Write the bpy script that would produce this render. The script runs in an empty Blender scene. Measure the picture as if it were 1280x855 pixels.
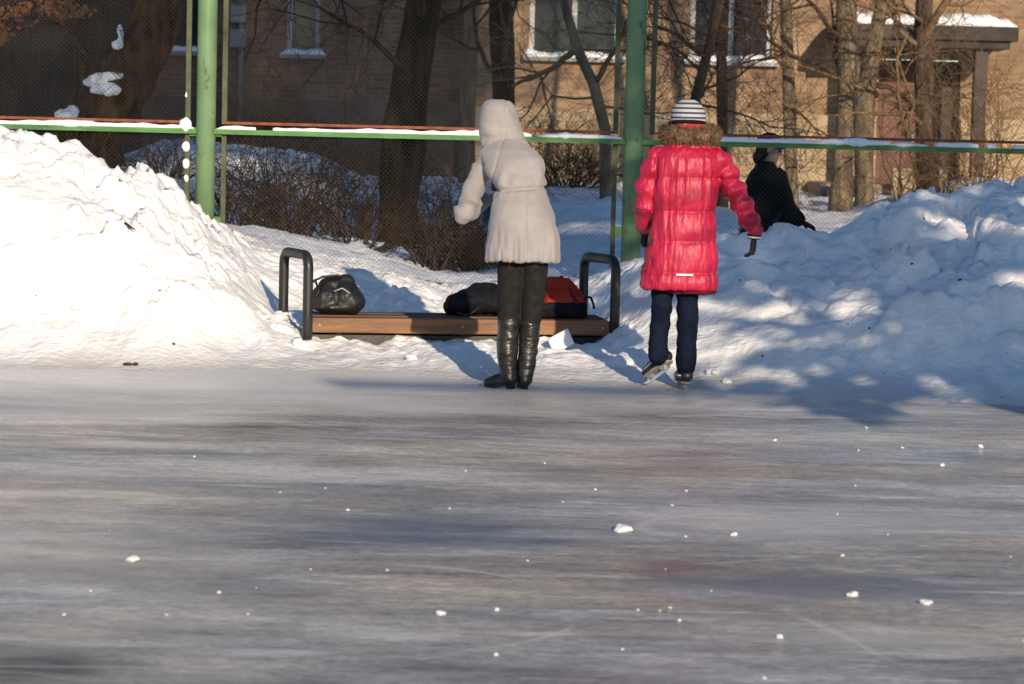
import bpy, bmesh, math, random
import numpy as np
from mathutils import Vector, Matrix, noise as mnoise
random.seed(7); np.random.seed(7)
R = math.radians
sc = bpy.context.scene
C = sc.collection

# ------------------------------------------------------------------ camera, world, sun, exposure
FPX, CAMZ = 3390.0, 1.45                       # focal length in photo pixels, eye height in metres
cam = bpy.data.cameras.new('camera'); camo = bpy.data.objects.new('camera', cam); C.objects.link(camo)
cam.sensor_width = 36; cam.lens = 36 * FPX / 1280; cam.clip_start = 0.1; cam.clip_end = 2000
CROT = Matrix.Rotation(R(90 - 4.51), 3, 'X') @ Matrix.Rotation(R(1.42), 3, 'Z')
camo.matrix_world = Matrix.Translation((0, 0, CAMZ)) @ CROT.to_4x4()
cam.dof.use_dof = True; cam.dof.focus_distance = 15.6; cam.dof.aperture_fstop = 6.3
sc.camera = camo
SUN_D = Vector((-0.27, 1.0, -0.305)).normalized()     # the way the light travels
w = bpy.data.worlds.new('World'); sc.world = w; w.use_nodes = True
wn = w.node_tree.nodes; bg = wn['Background']
sky = wn.new('ShaderNodeTexSky'); sky.sky_type = 'NISHITA'; sky.sun_disc = False
sky.sun_elevation = math.asin(-SUN_D.z); sky.sun_rotation = math.atan2(-SUN_D.x, -SUN_D.y)
sky.air_density = 1.0; sky.dust_density = 0.2; sky.ozone_density = 4.0
w.node_tree.links.new(sky.outputs[0], bg.inputs[0]); bg.inputs[1].default_value = 0.118
sl = bpy.data.lights.new('sun', 'SUN'); sl.energy = 4.6; sl.angle = R(0.55); sl.color = (1.0, 0.83, 0.62)
so = bpy.data.objects.new('sun', sl); C.objects.link(so)
so.rotation_euler = SUN_D.to_track_quat('-Z', 'Y').to_euler(); so.location = (8, -20, 12)
sc.view_settings.view_transform = 'Standard'; sc.view_settings.look = 'None'
sc.view_settings.exposure = 0.27; sc.view_settings.gamma = 1.0
sc.render.engine = 'CYCLES'; sc.cycles.use_denoising = True
sc.cycles.max_bounces = 6; sc.cycles.diffuse_bounces = 4; sc.cycles.glossy_bounces = 3

# ------------------------------------------------------------------ helpers
def ray(px, py):
    return CROT @ Vector(((px - 640) / FPX, -(py - 427.5) / FPX, -1.0))
def P(px, py, Y):
    d = ray(px, py); t = Y / d.y
    return Vector((d.x * t, Y, CAMZ + d.z * t))
def G(px, py, z=0.0):
    d = ray(px, py); t = (z - CAMZ) / d.z
    return Vector((d.x * t, d.y * t, z))
def ss(a, b, x):
    t = np.clip((x - a) / (b - a), 0, 1); return t * t * (3 - 2 * t)

def _hash(ix, iy, iz, seed):
    n = (ix * 374761393 + iy * 668265263 + iz * 2147483647 + seed * 1274126177) & 0xFFFFFFFF
    n = ((n ^ (n >> 13)) * 1274126177) & 0xFFFFFFFF
    n = ((n ^ (n >> 15)) * 2246822519) & 0xFFFFFFFF
    return ((n ^ (n >> 16)) & 0xFFFFFF) / float(0xFFFFFF)
def vnoise(x, y, z=None, seed=0):
    x = np.asarray(x, float); y = np.asarray(y, float)
    z = np.zeros_like(x) if z is None else np.asarray(z, float)
    ix, iy, iz = np.floor(x).astype(np.int64), np.floor(y).astype(np.int64), np.floor(z).astype(np.int64)
    fx, fy, fz = x - ix, y - iy, z - iz
    fx, fy, fz = [f * f * f * (f * (f * 6 - 15) + 10) for f in (fx, fy, fz)]
    r = 0
    for dx in (0, 1):
        for dy in (0, 1):
            for dz in (0, 1):
                wgt = (fx if dx else 1 - fx) * (fy if dy else 1 - fy) * (fz if dz else 1 - fz)
                r = r + wgt * _hash(ix + dx, iy + dy, iz + dz, seed)
    return r * 2 - 1
def fbm(x, y, z=None, oct=4, seed=0, gain=0.5):
    a, s, t = 1.0, 0, 0
    for o in range(oct):
        f = 2.03 ** o
        s = s + a * vnoise(np.asarray(x) * f, np.asarray(y) * f, None if z is None else np.asarray(z) * f, seed + o * 17); t += a; a *= gain
    return s / t
def worley(x, y, seed=0):
    ix, iy = np.floor(x).astype(np.int64), np.floor(y).astype(np.int64)
    best = np.full(np.shape(x), 9.0); hid = np.zeros(np.shape(x))
    for dx in (-1, 0, 1):
        for dy in (-1, 0, 1):
            jx, jy = ix + dx, iy + dy; z0 = np.zeros_like(jx)
            cx = jx + _hash(jx, jy, z0, seed); cy = jy + _hash(jx, jy, z0, seed + 5)
            d = np.hypot(x - cx, y - cy); h = _hash(jx, jy, z0, seed + 9)
            hid = np.where(d < best, h, hid); best = np.minimum(best, d)
    return best, hid

class MB:
    def __init__(s): s.v = []; s.f = []
    def add(s, vs, fs):
        o = len(s.v); s.v.extend([tuple(v) for v in vs]); s.f.extend([tuple(i + o for i in f) for f in fs])
    def box(s, x0, x1, y0, y1, z0, z1):
        s.add([(x0,y0,z0),(x1,y0,z0),(x1,y1,z0),(x0,y1,z0),(x0,y0,z1),(x1,y0,z1),(x1,y1,z1),(x0,y1,z1)],
              [(0,3,2,1),(4,5,6,7),(0,1,5,4),(1,2,6,5),(2,3,7,6),(3,0,4,7)])
    def loft(s, rings, caps=True):
        n = len(rings[0]); o = len(s.v)
        for r in rings: s.v.extend([tuple(p) for p in r])
        for i in range(len(rings) - 1):
            for j in range(n):
                k = (j + 1) % n
                s.f.append((o+i*n+j, o+i*n+k, o+(i+1)*n+k, o+(i+1)*n+j))
        if caps:
            s.f.append(tuple(o + j for j in reversed(range(n))))
            s.f.append(tuple(o + (len(rings)-1)*n + j for j in range(n)))
    def tube(s, pts, rad, n=5, caps=True):
        pts = [Vector(p) for p in pts]
        rings = []; nrm = None
        for i, p in enumerate(pts):
            t = (pts[min(i+1, len(pts)-1)] - pts[max(i-1, 0)])
            if t.length < 1e-9: t = Vector((0, 0, 1))
            t.normalize()
            if nrm is None:
                a = Vector((1, 0, 0)) if abs(t.x) < 0.8 else Vector((0, 1, 0))
                nrm = (a - t * a.dot(t)).normalized()
            else:
                nrm = nrm - t * nrm.dot(t)
                nrm = nrm.normalized() if nrm.length > 1e-6 else t.orthogonal().normalized()
            b = t.cross(nrm); r = rad[i] if hasattr(rad, '__len__') else rad
            rings.append([p + (nrm * math.cos(q) + b * math.sin(q)) * r for q in (2*math.pi*j/n for j in range(n))])
        s.loft(rings, caps)
    def limb(s, pts, rad, flat=1.0, axis=None, n=18):
        """rounded tapered limb; flat squashes it along axis"""
        pts = [Vector(p) for p in pts]; rad = list(rad)
        P2, R2 = [], []
        m = len(pts)
        for i in range(m - 1):
            a, b, c, d = pts[max(i-1, 0)], pts[i], pts[i+1], pts[min(i+2, m-1)]
            for k in range(6):
                t = k / 6
                P2.append(0.5 * ((2*b) + (c - a)*t + (2*a - 5*b + 4*c - d)*t*t + (3*b - a - 3*c + d)*t**3))
                R2.append(rad[i] * (1 - t) + rad[i+1] * t)
        P2.append(pts[-1]); R2.append(rad[-1])
        t0 = (P2[1] - P2[0]).normalized(); t1 = (P2[-1] - P2[-2]).normalized()
        pre = [(P2[0] - t0 * rad[0] * math.sin(q), rad[0] * math.cos(q)) for q in (1.45, 1.15, 0.8, 0.4)]
        post = [(P2[-1] + t1 * rad[-1] * math.sin(q), rad[-1] * math.cos(q)) for q in (0.4, 0.8, 1.15, 1.45)]
        PP = [p for p, _ in pre] + P2 + [p for p, _ in post]; RR = [r for _, r in pre] + R2 + [r for _, r in post]
        o = len(s.v); s.tube(PP, RR, n)
        if flat != 1.0:
            ax = Vector(axis).normalized()
            for gi, p in enumerate(PP):
                for j in range(n):
                    v = Vector(s.v[o + gi*n + j]) - p
                    v -= ax * v.dot(ax) * (1 - flat); s.v[o + gi*n + j] = tuple(p + v)
    def ell(s, c, ax, ay, az, n=20, m=12):
        c = Vector(c); ax, ay, az = Vector(ax), Vector(ay), Vector(az)
        rings = []
        for i in range(m):
            q = -math.pi/2 + math.pi * (i + 0.35) / (m - 0.3)
            rings.append([c + (ax*math.cos(u) + ay*math.sin(u)) * math.cos(q) + az * math.sin(q) for u in (2*math.pi*j/n for j in range(n))])
        s.loft(rings)

def add_obj(name, verts, faces, m, parent=None, smooth=False):
    """one mesh object; verts are world positions, stored about the root they belong to"""
    root = parent
    while root is not None and root.parent is not None: root = root.parent
    off = root.location if root is not None else None
    if off is not None:
        verts = np.asarray(verts, float) - np.array(off)
        verts = verts.tolist()
    me = bpy.data.meshes.new(name); me.from_pydata(verts, [], faces); me.update()
    if m is not None: me.materials.append(m)
    if smooth: me.polygons.foreach_set('use_smooth', [True] * len(me.polygons))
    o = bpy.data.objects.new(name, me); C.objects.link(o)
    if parent is not None: o.parent = parent
    return o
def build(name, mb, m, parent=None, smooth=False, bevel=0.0):
    o = add_obj(name, mb.v, mb.f, m, parent, smooth)
    if bevel:
        md = o.modifiers.new('bevel', 'BEVEL'); md.width = bevel; md.segments = 2; md.limit_method = 'ANGLE'
    return o
def base_at(o, p):
    """move a top-level mesh's origin to its base"""
    p = Vector(p); o.data.transform(Matrix.Translation(-p)); o.location = p
    return o
def fuse(name, mb, m, parent, voxel=0.008, it=5, disp=None, cut=None):
    """melt overlapping pieces into ONE continuous skin, smooth it, then shape folds"""
    me = bpy.data.meshes.new('tmp'); me.from_pydata(mb.v, [], mb.f); me.update()
    o = bpy.data.objects.new('tmp', me); C.objects.link(o)
    md = o.modifiers.new('r', 'REMESH'); md.mode = 'VOXEL'; md.voxel_size = voxel
    if it:
        sm = o.modifiers.new('s', 'SMOOTH'); sm.iterations = it; sm.factor = 0.5
    dg = bpy.context.evaluated_depsgraph_get()
    m2 = bpy.data.meshes.new_from_object(o.evaluated_get(dg))
    bpy.data.objects.remove(o); bpy.data.meshes.remove(me)
    n = len(m2.vertices); co = np.empty(n * 3); m2.vertices.foreach_get('co', co); co = co.reshape(-1, 3)
    no = np.empty(n * 3); m2.vertex_normals.foreach_get('vector', no); no = no.reshape(-1, 3)
    if disp is not None: co = co + no * disp(co, no)[:, None]
    fs = [tuple(p.vertices) for p in m2.polygons]
    if cut is not None:
        bad = cut(co); fs = [f for f in fs if not all(bad[i] for i in f)]
    bpy.data.meshes.remove(m2)
    return add_obj(name, co.tolist(), fs, m, parent, True)

def thing(name, label, cat, loc, group=None):
    o = bpy.data.objects.new(name, None); C.objects.link(o); o.location = loc; o.empty_display_size = 0.1
    o['label'] = label; o['category'] = cat
    if group: o['group'] = group
    return o
def tag(o, label, cat, group=None):
    o['label'] = label; o['category'] = cat
    if group: o['group'] = group
    return o
def struct(o, kind='structure'):
    o['kind'] = kind; return o

# ------------------------------------------------------------------ materials
def node(nt, t, **kw):
    n = nt.nodes.new(t)
    for k, v in kw.items(): setattr(n, k, v)
    return n
def mk(name, c1, c2=None, scale=6.0, rough=0.8, bump=0.0, bscale=40.0, stretch=(1,1,1), detail=6.0, lo=0.35, hi=0.65,
       spec=0.5, metal=0.0, sheen=0.0, coat=0.0, bdist=0.01, bstretch=None, rough2=None):
    m = bpy.data.materials.new(name); m.use_nodes = True; nt = m.node_tree; L = nt.links
    b = nt.nodes['Principled BSDF']
    tc = node(nt, 'ShaderNodeTexCoord'); mp = node(nt, 'ShaderNodeMapping'); mp.inputs['Scale'].default_value = stretch
    L.new(tc.outputs['Object'], mp.inputs[0])
    nz = node(nt, 'ShaderNodeTexNoise'); nz.inputs['Scale'].default_value = scale; nz.inputs['Detail'].default_value = detail
    L.new(mp.outputs[0], nz.inputs['Vector'])
    rp = node(nt, 'ShaderNodeValToRGB'); e = rp.color_ramp.elements
    e[0].position = lo; e[1].position = hi; e[0].color = (*c1, 1); e[1].color = (*(c2 or c1), 1)
    L.new(nz.outputs[0], rp.inputs[0]); L.new(rp.outputs[0], b.inputs['Base Color'])
    b.inputs['Roughness'].default_value = rough; b.inputs['Specular IOR Level'].default_value = spec; b.inputs['Metallic'].default_value = metal
    if rough2 is not None:
        mr = node(nt, 'ShaderNodeMapRange'); mr.inputs['To Min'].default_value = rough; mr.inputs['To Max'].default_value = rough2
        mr.inputs['From Min'].default_value = lo; mr.inputs['From Max'].default_value = hi
        L.new(nz.outputs[0], mr.inputs['Value']); L.new(mr.outputs[0], b.inputs['Roughness'])
    if sheen: b.inputs['Sheen Weight'].default_value = sheen
    if coat: b.inputs['Coat Weight'].default_value = coat; b.inputs['Coat Roughness'].default_value = 0.15
    if bump:
        n2 = node(nt, 'ShaderNodeTexNoise'); n2.inputs['Scale'].default_value = bscale; n2.inputs['Detail'].default_value = 5
        mp2 = node(nt, 'ShaderNodeMapping'); mp2.inputs['Scale'].default_value = bstretch or stretch
        L.new(tc.outputs['Object'], mp2.inputs[0]); L.new(mp2.outputs[0], n2.inputs['Vector'])
        bm_ = node(nt, 'ShaderNodeBump'); bm_.inputs['Strength'].default_value = bump; bm_.inputs['Distance'].default_value = bdist
        L.new(n2.outputs[0], bm_.inputs['Height']); L.new(bm_.outputs[0], b.inputs['Normal'])
    return m

M = {}
M['snow'] = mk('snow', (0.78,0.772,0.765), (0.90,0.89,0.88), 7, 0.75, 0.55, 22, spec=0.3, bdist=0.03)
def low_tint(m):  # blends the snow colour to greyish beige towards the bottom
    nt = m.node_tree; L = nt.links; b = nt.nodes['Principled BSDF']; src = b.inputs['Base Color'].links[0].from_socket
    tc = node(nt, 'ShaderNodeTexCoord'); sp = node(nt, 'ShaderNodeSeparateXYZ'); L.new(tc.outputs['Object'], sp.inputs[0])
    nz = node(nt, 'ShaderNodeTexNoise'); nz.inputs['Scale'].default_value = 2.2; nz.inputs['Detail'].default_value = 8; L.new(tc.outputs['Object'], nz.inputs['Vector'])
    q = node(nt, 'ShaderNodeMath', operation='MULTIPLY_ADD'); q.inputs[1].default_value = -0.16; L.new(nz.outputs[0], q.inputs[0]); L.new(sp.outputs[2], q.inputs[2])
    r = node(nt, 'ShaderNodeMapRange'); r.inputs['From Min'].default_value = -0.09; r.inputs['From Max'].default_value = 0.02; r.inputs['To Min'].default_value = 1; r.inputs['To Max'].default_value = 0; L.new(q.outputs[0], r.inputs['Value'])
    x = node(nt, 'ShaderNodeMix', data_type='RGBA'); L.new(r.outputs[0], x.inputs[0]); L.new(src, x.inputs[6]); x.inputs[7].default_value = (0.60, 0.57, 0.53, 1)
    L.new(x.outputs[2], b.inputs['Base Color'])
low_tint(M['snow'])
M['old_snow'] = mk('old_snow', (0.70,0.71,0.73), (0.86,0.87,0.89), 5, 0.8, 0.7, 18, spec=0.3, bdist=0.03)
M['snow_cap'] = mk('snow_cap', (0.85,0.86,0.88), (0.92,0.92,0.93), 12, 0.75, 0.6, 40, spec=0.3)
M['green'] = mk('green_paint', (0.13,0.22,0.105), (0.17,0.27,0.135), 5, 0.5, 0.25, 60, spec=0.35, rough2=0.65)
def chipped(m, col, thr):
    nt = m.node_tree; L = nt.links; b = nt.nodes['Principled BSDF']; src = b.inputs['Base Color'].links[0].from_socket
    tc = node(nt, 'ShaderNodeTexCoord'); mp = node(nt, 'ShaderNodeMapping'); mp.inputs['Scale'].default_value = (1, 1, .45); L.new(tc.outputs['Object'], mp.inputs[0])
    nz = node(nt, 'ShaderNodeTexNoise'); nz.inputs['Scale'].default_value = 11; nz.inputs['Detail'].default_value = 10; nz.inputs['Roughness'].default_value = .7; L.new(mp.outputs[0], nz.inputs['Vector'])
    r = node(nt, 'ShaderNodeMapRange'); r.inputs['From Min'].default_value = thr; r.inputs['From Max'].default_value = thr + .05; r.inputs['To Max'].default_value = .85; L.new(nz.outputs[0], r.inputs['Value'])
    x = node(nt, 'ShaderNodeMix', data_type='RGBA'); L.new(r.outputs[0], x.inputs[0]); L.new(src, x.inputs[6]); x.inputs[7].default_value = (*col, 1); L.new(x.outputs[2], b.inputs['Base Color'])
chipped(M['green'], (0.07, 0.06, 0.035), 0.60)
M['green_worn'] = mk('green_paint_worn', (0.03,0.13,0.022), (0.07,0.22,0.045), 9, 0.5, 0.3, 50, stretch=(0.4,1,1))
M['rust'] = mk('rusty_frame', (0.16,0.035,0.015), (0.24,0.07,0.02), 14, 0.75, 0.3, 60, lo=0.4, hi=0.6)
M['olive'] = mk('olive_frame', (0.035,0.045,0.018), (0.075,0.085,0.03), 14, 0.6, 0.3, 60)
M['wire'] = mk('wire', (0.045,0.04,0.03), (0.08,0.065,0.045), 8, 0.6)
M['black_metal'] = mk('black_metal', (0.010,0.010,0.011), (0.022,0.021,0.019), 9, 0.42, 0.15, 60, rough2=0.6)
M['bench_wood'] = mk('bench_wood', (0.12,0.052,0.022), (0.29,0.14,0.06), 8, 0.6, 0.7, 30, stretch=(0.12,1,1.6), rough2=0.75)
M['bench_wood_dark'] = mk('bench_wood_dark', (0.05,0.03,0.02), (0.12,0.065,0.035), 9, 0.65, 0.5, 30, stretch=(0.12,1,1.6))
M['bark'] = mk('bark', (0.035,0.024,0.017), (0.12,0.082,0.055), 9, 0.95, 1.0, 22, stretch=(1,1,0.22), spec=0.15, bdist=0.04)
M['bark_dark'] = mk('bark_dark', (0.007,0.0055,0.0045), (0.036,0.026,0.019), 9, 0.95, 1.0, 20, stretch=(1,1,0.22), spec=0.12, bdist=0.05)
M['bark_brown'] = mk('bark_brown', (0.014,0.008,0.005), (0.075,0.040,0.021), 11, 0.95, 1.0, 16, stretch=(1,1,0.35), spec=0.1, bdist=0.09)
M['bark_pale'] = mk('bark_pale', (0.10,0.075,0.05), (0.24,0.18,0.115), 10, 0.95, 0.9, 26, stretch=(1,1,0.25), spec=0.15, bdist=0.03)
M['twig'] = mk('twig', (0.04,0.024,0.015), (0.11,0.066,0.038), 14, 0.9, spec=0.15)
M['twig_dark'] = mk('twig_dark', (0.015,0.010,0.008), (0.055,0.034,0.022), 14, 0.9, spec=0.15)
M['twig_warm'] = mk('twig_warm', (0.11,0.065,0.035), (0.22,0.14,0.075), 14, 0.9, spec=0.15)
M['dry_leaf'] = mk('dry_leaf', (0.14,0.045,0.018), (0.30,0.12,0.05), 20, 0.7)
M['needles'] = mk('needles', (0.018,0.035,0.015), (0.045,0.07,0.025), 4, 0.8)
M['coat_pale'] = mk('coat_pale', (0.27,0.248,0.254), (0.315,0.291,0.295), 7, 0.55, 0.3, 30, spec=0.12, sheen=0.15, bdist=0.008, bstretch=(1,1,0.6))
M['coat_red'] = mk('coat_red', (0.34,0.008,0.036), (0.48,0.020,0.066), 7, 0.42, 0.8, 42, spec=0.36, bdist=0.012, bstretch=(1,1,0.30))
M['coat_lining'] = mk('coat_lining', (0.08,0.008,0.012), (0.12,0.012,0.02), 9, 0.8, spec=0.12)
M['legging'] = mk('legging', (0.013,0.012,0.0115), (0.021,0.0195,0.0185), 30, 0.85, 0.5, 90, spec=0.12)
M['jeans'] = mk('jeans', (0.0025,0.0045,0.013), (0.006,0.010,0.026), 12, 0.85, 0.6, 26, bdist=0.012, spec=0.12)
M['boot'] = mk('boot_leather', (0.008,0.007,0.006), (0.018,0.015,0.012), 12, 0.24, 0.7, 26, spec=0.6, bdist=0.012, bstretch=(0.6,0.6,1.6), rough2=0.4)
M['skin'] = mk('skin', (0.36,0.205,0.15), (0.43,0.255,0.19), 8, 0.5)
M['hair'] = mk('hair', (0.010,0.006,0.004), (0.025,0.014,0.009), 30, 0.6, spec=0.15)
M['fur'] = mk('fur', (0.075,0.045,0.025), (0.22,0.145,0.085), 22, 0.9, spec=0.2)
M['scarf_red'] = mk('scarf_red', (0.40,0.015,0.02), (0.52,0.03,0.04), 20, 0.85, 0.6, 80)
M['glove_dark'] = mk('glove_dark', (0.012,0.011,0.014), (0.028,0.025,0.028), 20, 0.8, 0.4, 80, spec=0.12)
M['black_cloth'] = mk('black_cloth', (0.003,0.003,0.0035), (0.008,0.0075,0.008), 9, 0.75, 0.5, 40, spec=0.12)
M['maroon'] = mk('maroon_cloth', (0.035,0.004,0.008), (0.06,0.008,0.014), 9, 0.75, 0.4, 40, spec=0.12)
M['bag_black'] = mk('bag_black', (0.005,0.005,0.006), (0.011,0.0105,0.011), 12, 0.4, 0.5, 30, rough2=0.6)
M['bag_navy'] = mk('bag_navy', (0.004,0.0045,0.007), (0.010,0.011,0.016), 12, 0.75, 0.5, 40, spec=0.12)
M['bag_red'] = mk('bag_red', (0.26,0.022,0.012), (0.38,0.04,0.02), 8, 0.6, 0.5, 30, spec=0.12)
M['bag_trim'] = mk('bag_trim', (0.09,0.008,0.010), (0.14,0.014,0.016), 8, 0.65, spec=0.12)
M['paper'] = mk('paper', (0.74,0.72,0.74), (0.80,0.78,0.79), 6, 0.7)
M['blue_cloth'] = mk('blue_cloth', (0.02,0.045,0.09), (0.07,0.12,0.19), 40, 0.9)
M['white_knit'] = mk('white_knit', (0.6,0.6,0.6), (0.72,0.72,0.72), 30, 0.85)
M['skate_black'] = mk('skate_leather', (0.01,0.01,0.011), (0.022,0.02,0.02), 12, 0.35, rough2=0.5)
M['steel'] = mk('steel', (0.55,0.55,0.56), (0.65,0.65,0.66), 12, 0.28, metal=1.0)
M['skate_trim'] = mk('skate_trim', (0.72,0.71,0.69), (0.8,0.79,0.77), 20, 0.7)
M['window_paint'] = mk('window_paint', (0.36,0.34,0.31), (0.5,0.48,0.44), 12, 0.6)
M['door_paint'] = mk('door_paint', (0.10,0.032,0.022), (0.15,0.05,0.033), 6, 0.6, 0.3, 20, stretch=(3,1,0.3))
M['door_dark'] = mk('door_dark', (0.018,0.010,0.008), (0.035,0.02,0.014), 6, 0.6, stretch=(3,1,0.3))
M['concrete'] = mk('concrete', (0.22,0.18,0.135), (0.31,0.26,0.20), 4, 0.9, 0.5, 30)
M['dark_concrete'] = mk('dark_concrete', (0.03,0.024,0.02), (0.06,0.05,0.04), 4, 0.9, 0.5, 30)
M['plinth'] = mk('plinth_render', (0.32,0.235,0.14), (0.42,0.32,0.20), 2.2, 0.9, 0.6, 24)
M['plinth_shaded'] = mk('plinth_render_shaded', (0.115,0.085,0.066), (0.17,0.125,0.097), 2.2, 0.9, 0.6, 24)  # same plinth, with the wing's shade put into the colour
M['grey_metal'] = mk('grey_metal', (0.22,0.21,0.20), (0.32,0.31,0.29), 8, 0.55)
M['plank_shaded'] = mk('plank_shaded', (0.004,0.0033,0.003), (0.012,0.009,0.008), 5, 0.85, 0.8, 14, stretch=(3,1,0.15))  # planks near black: deep shade is put into their colour
M['roof'] = mk('roof_metal', (0.16,0.15,0.15), (0.22,0.21,0.2), 3, 0.6)
M['dirt'] = mk('dirt', (0.02,0.015,0.012), (0.05,0.035,0.025), 20, 0.9)

def mat_glass():
    m = bpy.data.materials.new('window_glass'); m.use_nodes = True; b = m.node_tree.nodes['Principled BSDF']
    b.inputs['Base Color'].default_value = (0.03,0.035,0.04,1); b.inputs['Roughness'].default_value = 0.06
    return m
M['glass'] = mat_glass()
def mat_brick(name, c1, c2, mort, scale=1.0):
    m = bpy.data.materials.new(name); m.use_nodes = True; nt = m.node_tree; L = nt.links; b = nt.nodes['Principled BSDF']
    tc = node(nt, 'ShaderNodeTexCoord'); sp = node(nt, 'ShaderNodeSeparateXYZ'); cb = node(nt, 'ShaderNodeCombineXYZ')
    ad = node(nt, 'ShaderNodeMath', operation='ADD')
    L.new(tc.outputs['Object'], sp.inputs[0]); L.new(sp.outputs[0], ad.inputs[0]); L.new(sp.outputs[1], ad.inputs[1])
    L.new(ad.outputs[0], cb.inputs[0]); L.new(sp.outputs[2], cb.inputs[1])
    bt = node(nt, 'ShaderNodeTexBrick'); L.new(cb.outputs[0], bt.inputs['Vector'])
    bt.inputs['Scale'].default_value = 1.0; bt.inputs['Brick Width'].default_value = 0.26; bt.inputs['Row Height'].default_value = 0.077
    bt.inputs['Mortar Size'].default_value = 0.010; bt.inputs['Mortar Smooth'].default_value = 0.2; bt.inputs['Bias'].default_value = 0.0
    bt.inputs['Color1'].default_value = (*c1, 1); bt.inputs['Color2'].default_value = (*c2, 1); bt.inputs['Mortar'].default_value = (*mort, 1)
    nz = node(nt, 'ShaderNodeTexNoise'); nz.inputs['Scale'].default_value = 1.3; nz.inputs['Detail'].default_value = 8
    L.new(tc.outputs['Object'], nz.inputs['Vector'])
    mr = node(nt, 'ShaderNodeMapRange'); mr.inputs['From Min'].default_value = 0.3; mr.inputs['From Max'].default_value = 0.7
    mr.inputs['To Min'].default_value = 0.6; mr.inputs['To Max'].default_value = 1.25; L.new(nz.outputs[0], mr.inputs['Value'])
    mx = node(nt, 'ShaderNodeMix', data_type='RGBA', blend_type='MULTIPLY'); mx.inputs[0].default_value = 1
    L.new(bt.outputs['Color'], mx.inputs[6]); L.new(mr.outputs[0], mx.inputs[7]); L.new(mx.outputs[2], b.inputs['Base Color'])
    bp = node(nt, 'ShaderNodeBump'); bp.inputs['Strength'].default_value = 0.7; bp.inputs['Distance'].default_value = 0.012; bp.invert = True
    L.new(bt.outputs['Fac'], bp.inputs['Height']); L.new(bp.outputs[0], b.inputs['Normal'])
    b.inputs['Roughness'].default_value = 0.9; b.inputs['Specular IOR Level'].default_value = 0.2
    return m
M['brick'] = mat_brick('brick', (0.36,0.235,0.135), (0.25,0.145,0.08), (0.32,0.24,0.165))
M['brick_shaded'] = mat_brick('brick_shaded', (0.28,0.155,0.098), (0.19,0.10,0.065), (0.26,0.20,0.15))  # same brick, darkened so the colour carries the left wing's shade

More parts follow.
